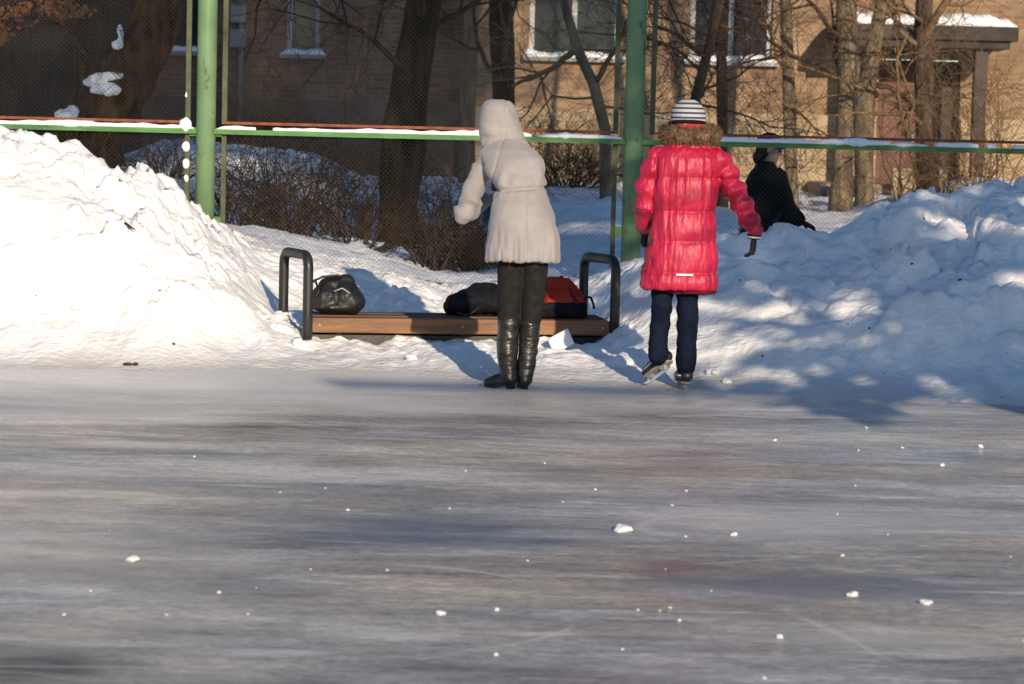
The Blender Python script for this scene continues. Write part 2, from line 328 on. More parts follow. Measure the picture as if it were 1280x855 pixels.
def mat_ice():
    m = bpy.data.materials.new('ice'); m.use_nodes = True; nt = m.node_tree; L = nt.links; b = nt.nodes['Principled BSDF']
    tc = node(nt, 'ShaderNodeTexCoord')
    def nz(scale, st, det=6, rough=0.55, rot=0.0, dist=0.0):
        mp = node(nt, 'ShaderNodeMapping'); mp.inputs['Scale'].default_value = st; mp.inputs['Rotation'].default_value = (0, 0, rot)
        L.new(tc.outputs['Object'], mp.inputs[0])
        n = node(nt, 'ShaderNodeTexNoise'); n.inputs['Scale'].default_value = scale; n.inputs['Detail'].default_value = det
        n.inputs['Roughness'].default_value = rough; n.inputs['Distortion'].default_value = dist
        L.new(mp.outputs[0], n.inputs['Vector']); return n.outputs[0]
    def ramp(src, stops):
        r = node(nt, 'ShaderNodeValToRGB'); e = r.color_ramp.elements
        while len(e) < len(stops): e.new(0.5)
        for el, (p, c) in zip(e, stops): el.position = p; el.color = (*c, 1)
        L.new(src, r.inputs[0]); return r.outputs[0]
    def mix(fac, a, c, blend='MIX', f=1.0):
        x = node(nt, 'ShaderNodeMix', data_type='RGBA', blend_type=blend)
        if fac is None: x.inputs[0].default_value = f
        else: L.new(fac, x.inputs[0])
        for i, s in ((6, a), (7, c)):
            if isinstance(s, tuple): x.inputs[i].default_value = (*s, 1)
            else: L.new(s, x.inputs[i])
        return x.outputs[2]
    W = (1,1,1); K = (0,0,0)
    def add3(*ws):
        out = None
        for src, wt in ws:
            q = node(nt, 'ShaderNodeMath', operation='MULTIPLY_ADD'); q.inputs[1].default_value = wt
            L.new(src, q.inputs[0])
            if out is None: q.inputs[2].default_value = 0
            else: L.new(out, q.inputs[2])
            out = q.outputs[0]
        return out
    mixd = add3((nz(0.6, (0.5,1.0,1), 7, 0.6, 0.04), .32), (nz(2.2, (0.38,1.0,1), 9, 0.68, 0.06), .38), (nz(9.0, (0.45,1.0,1), 9, 0.75, -0.1), .30))
    base = ramp(mixd, [(0.38,(0.145,0.147,0.152)), (0.45,(0.275,0.277,0.282)), (0.52,(0.42,0.418,0.41)), (0.60,(0.69,0.67,0.635))])
    warm = ramp(nz(0.8, (0.45,1.0,1), 5, 0.55, 0.1), [(0.42,K), (0.62,(0.9,0.9,0.9))])
    base = mix(warm, base, (1.10,0.96,0.80), 'MULTIPLY')
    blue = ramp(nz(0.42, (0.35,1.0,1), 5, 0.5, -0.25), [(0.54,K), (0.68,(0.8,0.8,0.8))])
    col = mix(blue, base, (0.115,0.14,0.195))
    rosy = ramp(nz(0.9, (0.6,1.3,1), 4, 0.5, 0.2), [(0.62,K), (0.78,(0.6,0.6,0.6))])
    col = mix(rosy, col, (0.25,0.17,0.165))
    frost = ramp(nz(3.0, (0.4,1.2,1), 12, 0.75, 0.1), [(0.54,K), (0.66,(0.85,0.85,0.85))])
    col = mix(frost, col, (0.66,0.645,0.62))
    thin = ramp(nz(4.0, (0.2,1.9,1), 9, 0.7, -0.08), [(0.60,K), (0.64,(0.75,0.75,0.75))])
    col = mix(thin, col, (0.70,0.69,0.67))
    fine = ramp(nz(40, (0.6,1.0,1), 8, 0.8), [(0.36,(0.62,0.62,0.62)), (0.64,(1.4,1.4,1.4))])
    col = mix(None, col, fine, 'MULTIPLY')
    def tint_patch(px0, px1, py, thick, color, amt, seed):  # soft-edged coloured patch blended into the ice at a set place
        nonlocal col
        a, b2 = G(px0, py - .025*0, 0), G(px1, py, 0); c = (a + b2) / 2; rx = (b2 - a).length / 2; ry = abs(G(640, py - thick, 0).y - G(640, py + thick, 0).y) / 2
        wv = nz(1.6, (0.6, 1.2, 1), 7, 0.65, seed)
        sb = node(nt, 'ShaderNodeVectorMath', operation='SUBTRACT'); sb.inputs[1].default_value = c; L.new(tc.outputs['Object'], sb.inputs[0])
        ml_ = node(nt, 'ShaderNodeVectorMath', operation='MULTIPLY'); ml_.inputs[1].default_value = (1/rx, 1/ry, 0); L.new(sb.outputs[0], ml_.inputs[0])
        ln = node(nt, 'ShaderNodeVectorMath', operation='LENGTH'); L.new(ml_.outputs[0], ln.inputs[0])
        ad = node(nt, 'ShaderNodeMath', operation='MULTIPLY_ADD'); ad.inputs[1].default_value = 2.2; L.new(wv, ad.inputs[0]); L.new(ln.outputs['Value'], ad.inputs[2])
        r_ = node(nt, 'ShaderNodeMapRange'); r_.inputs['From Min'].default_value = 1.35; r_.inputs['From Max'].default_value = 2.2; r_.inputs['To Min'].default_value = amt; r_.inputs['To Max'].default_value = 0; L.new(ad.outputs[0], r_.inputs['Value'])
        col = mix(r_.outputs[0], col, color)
    tint_patch(280, 760, 668, 26, (0.11,0.145,0.215), .65, .4)
    tint_patch(760, 1300, 735, 24, (0.13,0.16,0.22), .6, .9)
    tint_patch(760, 900, 706, 14, (0.26,0.15,0.145), .45, 1.7)
    tint_patch(-150, 190, 830, 34, (0.055,0.052,0.050), .85, 2.3)
    tint_patch(720, 1280, 655, 26, (0.62,0.60,0.57), .65, 3.1)
    tint_patch(-100, 420, 512, 16, (0.60,0.55,0.47), .8, 3.6)
    tint_patch(60, 230, 554, 5, (0.70,0.64,0.54), .8, 4.2)
    tint_patch(-80, 300, 690, 40, (0.42,0.36,0.30), .6, 5.0)
    tint_patch(400, 620, 795, 6, (0.66,0.645,0.62), .8, 5.5)
    tint_patch(240, 430, 816, 5, (0.66,0.645,0.62), .7, 6.1)
    tint_patch(960, 1300, 800, 16, (0.52,0.51,0.49), .6, 6.6)
    # skate cuts: thin pale arcs
    for k, (s_, rot, wd) in enumerate(((0.22, 0.3, 0.005), (0.26, 1.1, 0.004), (0.2, 2.2, 0.004))):
        mp = node(nt, 'ShaderNodeMapping'); mp.inputs['Scale'].default_value = (0.55, 1.0, 1); mp.inputs['Rotation'].default_value = (0,0,rot)
        L.new(tc.outputs['Object'], mp.inputs[0])
        n = node(nt, 'ShaderNodeTexNoise'); n.inputs['Scale'].default_value = s_ ; n.inputs['Detail'].default_value = 0.6
        L.new(mp.outputs[0], n.inputs['Vector'])
        ml = node(nt, 'ShaderNodeMath', operation='MULTIPLY'); ml.inputs[1].default_value = 9.0; L.new(n.outputs[0], ml.inputs[0])
        fr = node(nt, 'ShaderNodeMath', operation='FRACT'); L.new(ml.outputs[0], fr.inputs[0])
        line = ramp(fr.outputs[0], [(0.5 - wd*2.2, K), (0.5, (0.75,0.75,0.75)), (0.5 + wd*2.2, K)])
        gate = ramp(nz(1.4, (1,1,1), 3, 0.5, k * 1.3), [(0.50,K), (0.58,W)])
        lm = mix(None, line, gate, 'MULTIPLY')
        col = mix(lm, col, (0.66,0.65,0.63))
    # snow dust trodden over the ice towards the bank
    sp = node(nt, 'ShaderNodeSeparateXYZ'); L.new(tc.outputs['Object'], sp.inputs[0])
    n1 = node(nt, 'ShaderNodeMath', operation='MULTIPLY_ADD'); n1.inputs[1].default_value = 3.2; L.new(nz(1.1, (0.4,1.2,1), 7, 0.6, 0.05), n1.inputs[0]); L.new(sp.outputs[1], n1.inputs[2])
    n2 = node(nt, 'ShaderNodeMath', operation='MULTIPLY_ADD'); n2.inputs[1].default_value = -0.28; L.new(sp.outputs[0], n2.inputs[0]); L.new(n1.outputs[0], n2.inputs[2])
    mr = node(nt, 'ShaderNodeMapRange'); mr.inputs['From Min'].default_value = 14.9; mr.inputs['From Max'].default_value = 16.9; mr.inputs['To Max'].default_value = 0.95; L.new(n2.outputs[0], mr.inputs['Value'])
    col = mix(mr.outputs[0], col, (0.78,0.75,0.70))
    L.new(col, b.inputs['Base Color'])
    rr = node(nt, 'ShaderNodeMapRange'); rr.inputs['From Min'].default_value = 0.35; rr.inputs['From Max'].default_value = 0.65
    rr.inputs['To Min'].default_value = 0.18; rr.inputs['To Max'].default_value = 0.6
    L.new(nz(1.3, (0.5,1.1,1), 8, 0.6, 0.1), rr.inputs['Value']); L.new(rr.outputs[0], b.inputs['Roughness'])
    b.inputs['Specular IOR Level'].default_value = 0.42; b.inputs['IOR'].default_value = 1.31
    bp = node(nt, 'ShaderNodeBump'); bp.inputs['Strength'].default_value = 0.6; bp.inputs['Distance'].default_value = 0.02
    L.new(nz(12, (0.4,1,1), 10, 0.75), bp.inputs['Height']); L.new(bp.outputs[0], b.inputs['Normal'])
    return m
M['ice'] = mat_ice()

# ------------------------------------------------------------------ the ground: far snow, ice, banks
def grid_mesh(name, xs, ys, zf, m, smooth=True, keep=None):
    X, Y = np.meshgrid(xs, ys); Z = zf(X, Y)
    nx, ny = len(xs), len(ys)
    V = np.stack([X, Y, Z], -1).reshape(-1, 3)
    j, i = np.meshgrid(np.arange(nx - 1), np.arange(ny - 1))
    a = (i * nx + j).ravel()
    F = np.stack([a, a + 1, a + nx + 1, a + nx], -1)
    if keep is not None: F = F[keep(V[F].mean(1))]
    used = np.unique(F); mp_ = np.full(len(V), -1); mp_[used] = np.arange(len(used))
    return add_obj(name, V[used].tolist(), mp_[F].tolist(), m, None, smooth)

EDGE = [(-400,15.45),(0,15.46),(200,15.5),(330,15.6),(430,15.75),(520,15.5),(600,15.2),(700,15.3),(800,15.25),(900,15.3),(1000,15.2),(1280,14.9),(1700,14.8)]
ROWS = [
 (15.6, [(-400,.05),(0,.035),(200,.03),(430,.0),(520,.02),(600,.045),(700,.05),(800,.06),(900,.08),(1000,.09),(1140,.14),(1280,.25),(1700,.35)]),
 (16.2, [(-400,.4),(-150,.34),(0,.28),(100,.26),(200,.22),(300,.15),(390,.15),(430,.13),(520,.095),(640,.085),(760,.085),(800,.12),(860,.2),(950,.3),(1050,.36),(1140,.46),(1280,.62),(1700,.7)]),
 (17.0, [(-400,1.2),(-150,1.1),(0,1.02),(60,.98),(130,.87),(190,.77),(240,.58),(290,.42),(340,.24),(380,.17),(430,.13),(600,.11),(740,.10),(775,.22),(810,.36),(880,.55),(940,.56),(1040,.58),(1140,.8),(1280,.9),(1700,1.0)]),
 (17.7, [(-400,1.5),(-150,1.4),(0,1.3),(60,1.27),(130,1.12),(190,1.06),(240,.79),(290,.57),(335,.33),(365,.2),(400,.18),(500,.16),(700,.16),(745,.2),(780,.5),(810,.64),(880,.86),(940,.83),(1040,.78),(1100,.9),(1140,1.08),(1180,1.13),(1280,1.1),(1700,1.2)]),
 (18.4, [(-400,1.4),(0,1.22),(130,.98),(190,.93),(240,.74),(290,.56),(340,.42),(400,.36),(480,.30),(560,.24),(700,.26),(750,.4),(790,.55),(880,.65),(940,.63),(1040,.6),(1140,.9),(1280,.9),(1700,1.0)]),
 (19.0, [(-400,1.2),(0,1.0),(190,.83),(260,.65),(300,.6),(340,.55),(440,.4),(560,.25),(650,.3),(700,.33),(760,.45),(790,.54),(880,.5),(1040,.45),(1140,.7),(1280,.7),(1700,.8)]),
 (20.5, [(-400,.8),(0,.7),(200,.65),(300,.6),(340,.60),(400,.52),(450,.5),(560,.32),(600,.32),(700,.4),(800,.4),(1000,.32),(1280,.4),(1700,.4)]),
 (24.0, [(-400,.6),(0,.55),(300,.45),(500,.35),(600,.35),(700,.45),(760,.5),(900,.4),(1000,.33),(1280,.4),(1700,.4)]),
 (28.0, [(-400,.9),(0,.9),(100,.95),(200,1.2),(300,1.22),(380,1.15),(430,.95),(480,.7),(560,.72),(600,.7),(650,.58),(700,.65),(760,.72),(850,.5),(1000,.35),(1280,.45),(1700,.5)]),
 (33.0, [(-400,.8),(0,.8),(400,.7),(700,.6),(1000,.38),(1060,.36),(1130,.5),(1280,.6),(1700,.6)]),
 (37.0, [(-400,.7),(0,.7),(400,.65),(700,.6),(1000,.40),(1060,.42),(1130,.68),(1200,.88),(1280,.9),(1700,.8)]),
 (42.0, [(-400,.6),(700,.6),(1000,.5),(1700,.6)]),
 (48.0, [(-400,.5),(1700,.5)]),
]
def H0(x, y):
    y = np.asarray(y, float); x = np.asarray(x, float)
    px = 640 + x * FPX / np.maximum(y, 10)
    ys = [r[0] for r in ROWS]
    vals = [np.interp(px, [a for a, _ in r[1]], [b for _, b in r[1]]) for r in ROWS]
    z = vals[0].copy()
    for k in range(len(ROWS) - 1):
        t = np.clip((y - ys[k]) / (ys[k+1] - ys[k]), 0, 1)
        t = 0.5 * t + 0.5 * t * t * (3 - 2 * t)
        z = np.where(y >= ys[k], vals[k] * (1 - t) + vals[k+1] * t, z)
    return z, px
def smoothed_H0(x, y):
    z = 0; 
    for dx, dy, wt in ((0,0,.3),(.1,0,.15),(-.1,0,.15),(0,.1,.15),(0,-.1,.15),(.07,.07,.025),(-.07,-.07,.025),(.07,-.07,.025),(-.07,.07,.025)):
        a, px = H0(x + dx, y + dy); z = z + a * wt
    return z, H0(x, y)[1]
def HN(x, y):
    z, px = smoothed_H0(x, y)
    e = np.interp(px, [a for a, _ in EDGE], [b for _, b in EDGE]) + 0.7 * fbm(x * 0.8, y * 0.3, seed=3, oct=5) + 0.30 * fbm(x * 4, y * 1.2, seed=4)
    k = np.clip((y - e + 0.5) / 1.5, 0, 1) ** 1.25
    left = ss(380, 250, px) ; right = ss(770, 850, px); far = ss(19.6, 21.5, y)
    bank = np.clip(left + right, 0, 1) * ss(0.05, 0.6, z) * (1 - 0.6 * far)
    wx = x + 0.05 * fbm(x * 5, y * 5, seed=31); wy = y + 0.05 * fbm(x * 5, y * 5, seed=32)
    d1, h1 = worley(wx * 5.5, wy * 4.2, 11); d2, h2 = worley(wx * 13, wy * 10, 12); d3, h3 = worley(wx * 27, wy * 21, 14)
    lump = (np.sqrt(np.clip(1 - d1, 0, 1)) * h1 * 0.085 + np.sqrt(np.clip(1 - d2, 0, 1)) * h2 ** 2 * 0.055 + np.clip(1 - d3, 0, 1) * h3 ** 3 * 0.035)
    big = fbm(x * 1.4, y * 1.4, seed=5, oct=5)
    rough = fbm(x * 6, y * 6, seed=6, oct=4)
    patch = ss(-0.25, 0.35, fbm(x * 0.9, y * 1.3, seed=8, oct=2))
    z = z + left * bank * (lump * (0.45 + 0.95 * patch) - 0.025 + 0.05 * big + 0.018 * rough)
    ridge = np.abs(fbm(x * 1.9 + 0.6 * y, y * 1.6, seed=15, oct=3))
    wx2 = x + 0.16 * fbm(x * 2.3, y * 2.3, seed=33); wy2 = y + 0.16 * fbm(x * 2.3, y * 2.3, seed=34)
    db, hb_ = worley(wx2 * 2.1, wy2 * 1.7, 21); dc, hc_ = worley(wx2 * 4.6, wy2 * 3.6, 22)
    slab = (hb_ - .5) * 0.16 + np.sqrt(np.clip(1 - db, 0, 1)) * 0.14 + (hc_ - .5) * 0.06 + np.sqrt(np.clip(1 - dc, 0, 1)) * 0.05 - 0.10
    z = z + right * bank * (slab - .035) * (.35 + .65 * ss(1010, 1130, px))
    z = z + right * bank * (0.22 * (ridge - 0.22) + 0.5 * lump * patch - 0.01 + 0.022 * rough)
    mid = (1 - np.clip(left + right, 0, 1))
    z = z + mid * ss(.03, .12, z) * (0.045 * big + 0.03 * rough + 0.03 * np.clip(1 - d2, 0, 1) * h2 + 0.035 * np.sqrt(np.clip(1 - d1, 0, 1)) * h1 - .02) + far * (0.05 * big + 0.02 * rough)
    z = (z + 0.010) * k + (1 - k) * (-0.022) + 0.008 * fbm(x * 7, y * 5, seed=35) * (1 - k)
    return z, px
def HZ(x, y): return HN(x, y)[0]
def ground_z(x, y): return float(HN(np.array([x]), np.array([y]))[0][0])

gb = MB(); gb.add([(-400,-400,-0.12),(400,-400,-0.12),(400,400,-0.12),(-400,400,-0.12)], [(0,1,2,3)])
struct(build('ground', gb, M['old_snow']))
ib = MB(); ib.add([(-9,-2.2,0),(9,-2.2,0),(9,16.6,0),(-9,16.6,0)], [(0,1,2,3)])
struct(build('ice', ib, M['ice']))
xs = np.arange(-6.0, 6.6, 0.02); ys = np.arange(14.5, 19.62, 0.02)
def pxof(c): return 640 + c[:, 0] * FPX / c[:, 1]
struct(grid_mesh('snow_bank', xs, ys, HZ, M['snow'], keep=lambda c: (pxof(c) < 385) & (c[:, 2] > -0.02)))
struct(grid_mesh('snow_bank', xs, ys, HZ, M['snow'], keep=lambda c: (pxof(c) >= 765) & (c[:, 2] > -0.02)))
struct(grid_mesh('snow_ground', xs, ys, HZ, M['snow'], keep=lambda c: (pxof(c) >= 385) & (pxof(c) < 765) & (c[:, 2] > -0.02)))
struct(grid_mesh('snow_field', np.arange(-15, 15, 0.1), np.concatenate([np.arange(19.6, 30, 0.09), np.arange(30, 49, 0.2)]), HZ, M['old_snow']))

# ------------------------------------------------------------------ brick building behind
YB = 44.0
def X44(px): return (px - 640) / (FPX / YB)
def wall(mb, x0, x1, y, z0, z1, holes, th=0.35):
    cx = sorted({x0, x1, *[h[0] for h in holes], *[h[1] for h in holes]})
    for a, b in zip(cx, cx[1:]):
        hs = sorted([h for h in holes if h[0] <= a + 1e-6 and h[1] >= b - 1e-6], key=lambda h: h[2])
        z = z0
        for h in hs:
            if h[2] > z: mb.box(a, b, y, y + th, z, h[2])
            z = h[3]
        if z < z1: mb.box(a, b, y, y + th, z, z1)
bld = thing('brick_building', 'two storey brick block with snowy window ledges, shaded wing and canopied entrance behind the trees', 'building', (0, YB, 0))
WR = [(X44(652), X44(764)), (X44(852), X44(954)), (9.2, 10.6), (12.6, 14.0)]
WL = [(-11.6, -10.4), (-6.4, -5.2), (X44(346), X44(388))]
door = (X44(1088), X44(1190), 0.3, 2.72)
hr = [(a, b, z, z + 1.6) for a, b in WR for z in (2.6, 5.7)] + [door, (5.8, 7.0, 5.7, 7.3)]
hl = [(a, b, z, z + 1.6) for a, b in WL for z in (2.56, 5.7)]
XC = X44(578)
wb = MB(); wall(wb, XC, 16, YB, -0.1, 9.0, hr); wb.box(XC, XC + 0.35, YB + 0.351, YB + 10, -0.1, 9.0); wb.box(15.65, 16, YB + 0.351, YB + 10, -0.1, 9.0)
build('wall', wb, M['brick'], bld)
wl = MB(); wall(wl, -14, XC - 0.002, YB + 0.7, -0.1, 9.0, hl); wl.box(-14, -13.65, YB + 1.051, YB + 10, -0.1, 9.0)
o = build('wall', wl, M['brick_shaded'], bld); o['label'] = 'brick wing in shade, colour darkened for it, left of the lit corner'
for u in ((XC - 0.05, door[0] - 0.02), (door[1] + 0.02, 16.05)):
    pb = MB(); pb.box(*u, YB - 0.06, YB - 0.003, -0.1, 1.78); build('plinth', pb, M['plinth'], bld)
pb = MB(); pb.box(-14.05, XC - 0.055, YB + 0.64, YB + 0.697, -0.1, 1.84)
build('plinth', pb, M['plinth_shaded'], bld)
rb = MB(); rb.box(-14.6, 16.6, YB - 0.5, YB + 10.5, 9.0, 9.2)
rb.add([(-14.6,YB-.5,9.21),(16.6,YB-.5,9.21),(16.6,YB+10.5,9.21),(-14.6,YB+10.5,9.21),(-11,YB+5,11.8),(13,YB+5,11.8)], [(0,1,5,4),(2,3,4,5),(1,2,5),(3,0,4)])
build('roof', rb, M['roof'], bld)
def lumpy_strip(name, x0, x1, y0, y1, z, h, parent, m=None, seed=0, gaps=0.0, step=0.05):
    """snow lying along a ledge: rounded cross-section with uneven height"""
    mb = MB(); n = max(4, int((x1 - x0) / step)); run = []
    def flush():
        if len(run) > 2: mb.loft(list(run))
        run.clear()
    for i in range(n + 1):
        x = x0 + (x1 - x0) * i / n
        f = 0.65 + 0.5 * mnoise.noise((x * 3.1, seed * 3.7, 0)) + 0.25 * mnoise.noise((x * 11, seed, 4))
        if f < gaps: flush(); continue
        e = min(1, min(i, n - i) / 2 + 0.2); hh = max(0.15, f) * h * e
        cy, wy = (y0 + y1) / 2, (y1 - y0) / 2 * (0.85 + 0.3 * f)
        run.append([(x, cy - wy, z), (x, cy + wy, z), (x, cy + wy * 0.9, z + hh * 0.6), (x, cy + wy * 0.3, z + hh), (x, cy - wy * 0.4, z + hh * 0.95), (x, cy - wy * 0.95, z + hh * 0.55)])
    flush()
    return build(name, mb, m or M['snow_cap'], parent, True)
def window(a, b, z0, z1, y, seed, full=True):
    f = MB(); t = 0.08
    f.box(a, b, y + 0.1, y + 0.17, z0, z0 + t); f.box(a, b, y + 0.1, y + 0.17, z1 - t, z1)
    for u in ([a, b - t, (a + b) / 2 - t / 2] if b - a > 0.8 else [a, b - t]): f.box(u, u + t, y + 0.101, y + 0.169, z0 + t, z1 - t)
    if b - a > 0.8: f.box((a + b)/2 + t/2, b - t, y + 0.102, y + 0.168, z0 + 1.1, z0 + 1.1 + t * 0.8)
    fo = build('window', f, M['window_paint'], bld)
    g = MB(); g.box(a + 0.02, b - 0.02, y + 0.13, y + 0.14, z0 + 0.02, z1 - 0.02); build('pane', g, M['glass'], fo)
    s = MB(); s.box(a - 0.1, b + 0.1, y - 0.16, y + 0.098, z0 - 0.06, z0 - 0.003); build('ledge', s, M['grey_metal'], fo)
    lumpy_strip('ledge_snow', a - 0.1, b + 0.1, y - 0.15, y + 0.07, z0 - 0.001, 0.15, fo, seed=seed, gaps=0.1)
i = 0
for a, b in WR:
    for z in (2.6, 5.7): window(a, b, z, z + 1.6, YB, i); i += 1
for a, b in WL:
    for z in (2.56, 5.7): window(a, b, z, z + 1.6, YB + 0.7, i); i += 1
window(5.8, 7.0, 5.7, 7.3, YB, 40)
xm = (door[0] + door[1]) / 2
d1 = MB(); d1.box(door[0], xm - 0.01, YB + 0.12, YB + 0.18, 0.3, 2.7)
for zz in (0.5, 1.2, 1.9): d1.box(door[0] + 0.1, xm - 0.11, YB + 0.10, YB + 0.118, zz, zz + 0.55)
do = build('door', d1, M['door_paint'], bld); hb = MB(); hb.tube([(xm - 0.08, YB + 0.05, 1.3), (xm - 0.08, YB + 0.05, 1.5)], 0.015, 6); build('handle', hb, M['grey_metal'], do)
d2 = MB(); d2.box(xm + 0.02, door[1], YB + 0.3, YB + 0.36, 0.3, 2.7)
do = build('door', d2, M['door_dark'], bld); do['label'] = 'dark leaf of the entrance door'
cn = MB(); cn.box(X44(1022), X44(1236), YB - 1.7, YB - 0.062, 2.98, 3.2); cn.box(X44(1030), X44(1228), YB - 1.6, YB - 0.4, 2.86, 2.979)
co = build('canopy', cn, M['dark_concrete'], bld, bevel=0.01)
lumpy_strip('canopy_snow', X44(1024), X44(1234), YB - 1.68, YB - 0.1, 3.2, 0.3, co, seed=60, gaps=0.2)
for u in (X44(1062), X44(1196)):
    pm = MB(); pm.box(u - 0.1, u + 0.1, YB - 1.45, YB - 1.25, 0, 2.858); build('pillar', pm, M['door_dark'], co, bevel=0.01)
st = MB(); st.box(X44(1004), X44(1215), YB - 1.9, YB - 0.062, -0.1, 0.72); st.box(X44(1004), X44(1215), YB - 2.4, YB - 1.903, -0.1, 0.5)
build('porch_steps', st, M['concrete'], bld, bevel=0.01)
sw = MB(); sw.box(X44(1085), X44(1150), YB - 2.3, YB - 2.15, 0.5, 0.98); build('porch_wall', sw, M['plinth'], bld, bevel=0.01)
pp = MB(); pp.tube([(X44(289), YB + 0.58, 1.2), (X44(289), YB + 0.58, 8.9)], 0.05, 8); dp = build('drain_pipe', pp, M['grey_metal'], bld, True)
for zz in (2.65, 3.05):
    bx = MB(); bx.box(X44(276), X44(296), YB + 0.45, YB + 0.638, zz, zz + 0.3); build('meter_box', bx, M['grey_metal'], bld, bevel=0.015)

shed = thing('wooden_shed', 'plank shed with deep shade put into its colour at the far left behind the fence', 'shed', (-9.5, 39, 0))
s = MB()
for k in range(36):
    x = -13 + k * 0.2
    s.box(x, x + 0.19, 38.0 + 0.006 * (k % 3), 38.1, 0, 4.4)
s.box(-13, -12.9, 38.101, 42, 0, 4.4); s.box(-5.9, -5.8, 38.101, 42, 0, 4.4); build('wall', s, M['plank_shaded'], shed)
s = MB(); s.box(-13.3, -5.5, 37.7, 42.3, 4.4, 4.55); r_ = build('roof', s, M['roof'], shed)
lumpy_strip('roof_snow', -13.2, -5.6, 37.75, 42.2, 4.55, 0.3, r_, seed=71)

# dark low slab and bench-like block by the porch
sb = MB(); sb.box(X44(1006)-.05, X44(1042), 41.0, 41.5, 0.30, 0.62); sb.box(X44(1014), X44(1042), 41.1, 41.5, 0.62, 0.86)
so_ = build('entrance_block', sb, M['dark_concrete'], None, bevel=0.02); tag(base_at(so_, (X44(1024), 41.2, 0.3)), 'low dark stepped concrete block on the snow before the entrance', 'block')

# ------------------------------------------------------------------ trees and shrubs
def wob(p, a): return Vector((p.x + random.uniform(-a, a), p.y + random.uniform(-a, a), p.z + random.uniform(-a, a)))
def branch(mb, p, d, r, L, depth, spread=0.7, droop=0.0, n=4, kink=0.22, kids=(3, 5), rmin=0.004):
    seg = 5; pts, rad = [p.copy()], [r]; d = d.normalized(); q = p.copy()
    for i in range(seg):
        d = (d + Vector((random.gauss(0, kink), random.gauss(0, kink), random.gauss(0, kink) - droop))).normalized()
        q = q + d * (L / seg); pts.append(q.copy()); rad.append(max(rmin * 0.6, r * (1 - 0.75 * (i + 1) / seg)))
    mb.tube(pts, rad, max(3, min(6, n)), caps=False)
    if depth > 0:
        for k in range(random.randint(*kids)):
            t = random.uniform(0.25, 1.0); j = min(seg - 1, int(t * seg))
            base = pts[j].lerp(pts[j+1], t * seg - j if t < 1 else 1.0)
            dd = (pts[j+1] - pts[j]).normalized()
            side = Vector((random.gauss(0,1), random.gauss(0,1), random.gauss(0.15,1))); side = (side - dd * side.dot(dd)).normalized()
            nd = dd * (1 - spread * 0.5) + side * spread
            branch(mb, base, nd, max(rmin, rad[j] * 0.62), L * random.uniform(0.45, 0.75), depth - 1, spread, droop, n - 1, kink, kids, rmin)
def tree(label, px, Y, mat, twig, height, nb, blen, zmin=1.4, depth=3, forks=(), name='bare_tree', rough=0.12, droop=0.0, group=None, kids=(3,5), bark_n=14):
    """px: [(px, py, width_px), ...] from the base up, at distance Y; then grown on to full height"""
    path = [(P(a, b, Y), c * Y / FPX / 2) for a, b, c in px]
    base = path[0][0].copy(); gz = ground_z(base.x, base.y)
    root = thing(name, label, 'tree', (base.x, base.y, gz), group)
    pts = [p for p, _ in path]; rad = [r for _, r in path]
    pts.insert(0, Vector((pts[0].x, pts[0].y, gz - 0.15))); rad.insert(0, rad[0] * 1.35)
    d = (pts[-1] - pts[-2]).normalized(); d = (d + Vector((0, 0, 0.6))).normalized()
    while pts[-1].z < height:
        d = (d + Vector((random.gauss(0, .1), random.gauss(0, .1), 0.12))).normalized()
        pts.append(pts[-1] + d * 0.8); rad.append(max(0.02, rad[-1] * 0.86))
    # finer resample with knots in the bark
    P2, R2 = [], []
    for i in range(len(pts) - 1):
        for k in range(6):
            t = k / 6; P2.append(pts[i].lerp(pts[i+1], t * t * (3 - 2 * t) * 0.4 + t * 0.6)); R2.append((rad[i] * (1 - t) + rad[i+1] * t))
    P2.append(pts[-1]); R2.append(rad[-1])
    mb = MB(); o0 = 0; mb.tube(P2, R2, bark_n)
    V = np.array(mb.v); cen = np.repeat(np.array([tuple(p) for p in P2]), bark_n, 0)
    nn = fbm(V[:,0]*4, V[:,1]*4, V[:,2]*1.6, 3, seed=int(px[0][0]) % 50)[:, None]
    V = cen + (V - cen) * (1 + rough * 1.6 * nn)
    mb.v = [tuple(v) for v in V]
    build('trunk', mb, mat, root, True)
    bb = MB()
    for (fx, path_f) in forks:
        q = [P(a, b, Y + c) for a, b, c, _ in path_f]; rr = [w_ * Y / FPX / 2 for *_, w_ in path_f]
        q2 = []; r2 = []
        for i in range(len(q) - 1):
            for k in range(4):
                q2.append(wob(q[i].lerp(q[i+1], k / 4), 0.015)); r2.append(rr[i] + (rr[i+1] - rr[i]) * k / 4)
        q2.append(q[-1]); r2.append(rr[-1]); bb.tube(q2, r2, 7)
        for k in range(5):
            j = random.randrange(len(q2) // 2, len(q2)); dd = (q2[min(j+1, len(q2)-1)] - q2[max(j-1, 0)]).normalized()
            branch(bb, q2[j], dd + Vector((random.gauss(0,.6), random.gauss(0,.6), random.gauss(.2,.5))), max(0.006, r2[j] * .5), blen * .5, depth - 1, 0.75, droop, 4, kids=kids)
    for k in range(nb):
        z = random.uniform(zmin, height); j = min(range(len(P2)), key=lambda q: abs(P2[q].z - z))
        a = random.uniform(0, 2 * math.pi)
        branch(bb, P2[j], Vector((math.cos(a), math.sin(a), random.uniform(-0.1, 0.8))), max(0.010, R2[j] * 0.28), blen * random.uniform(.6, 1.2), depth, 0.75, droop, 5, kids=kids)
    if bb.v: build('branches', bb, twig, root, True)
    return root

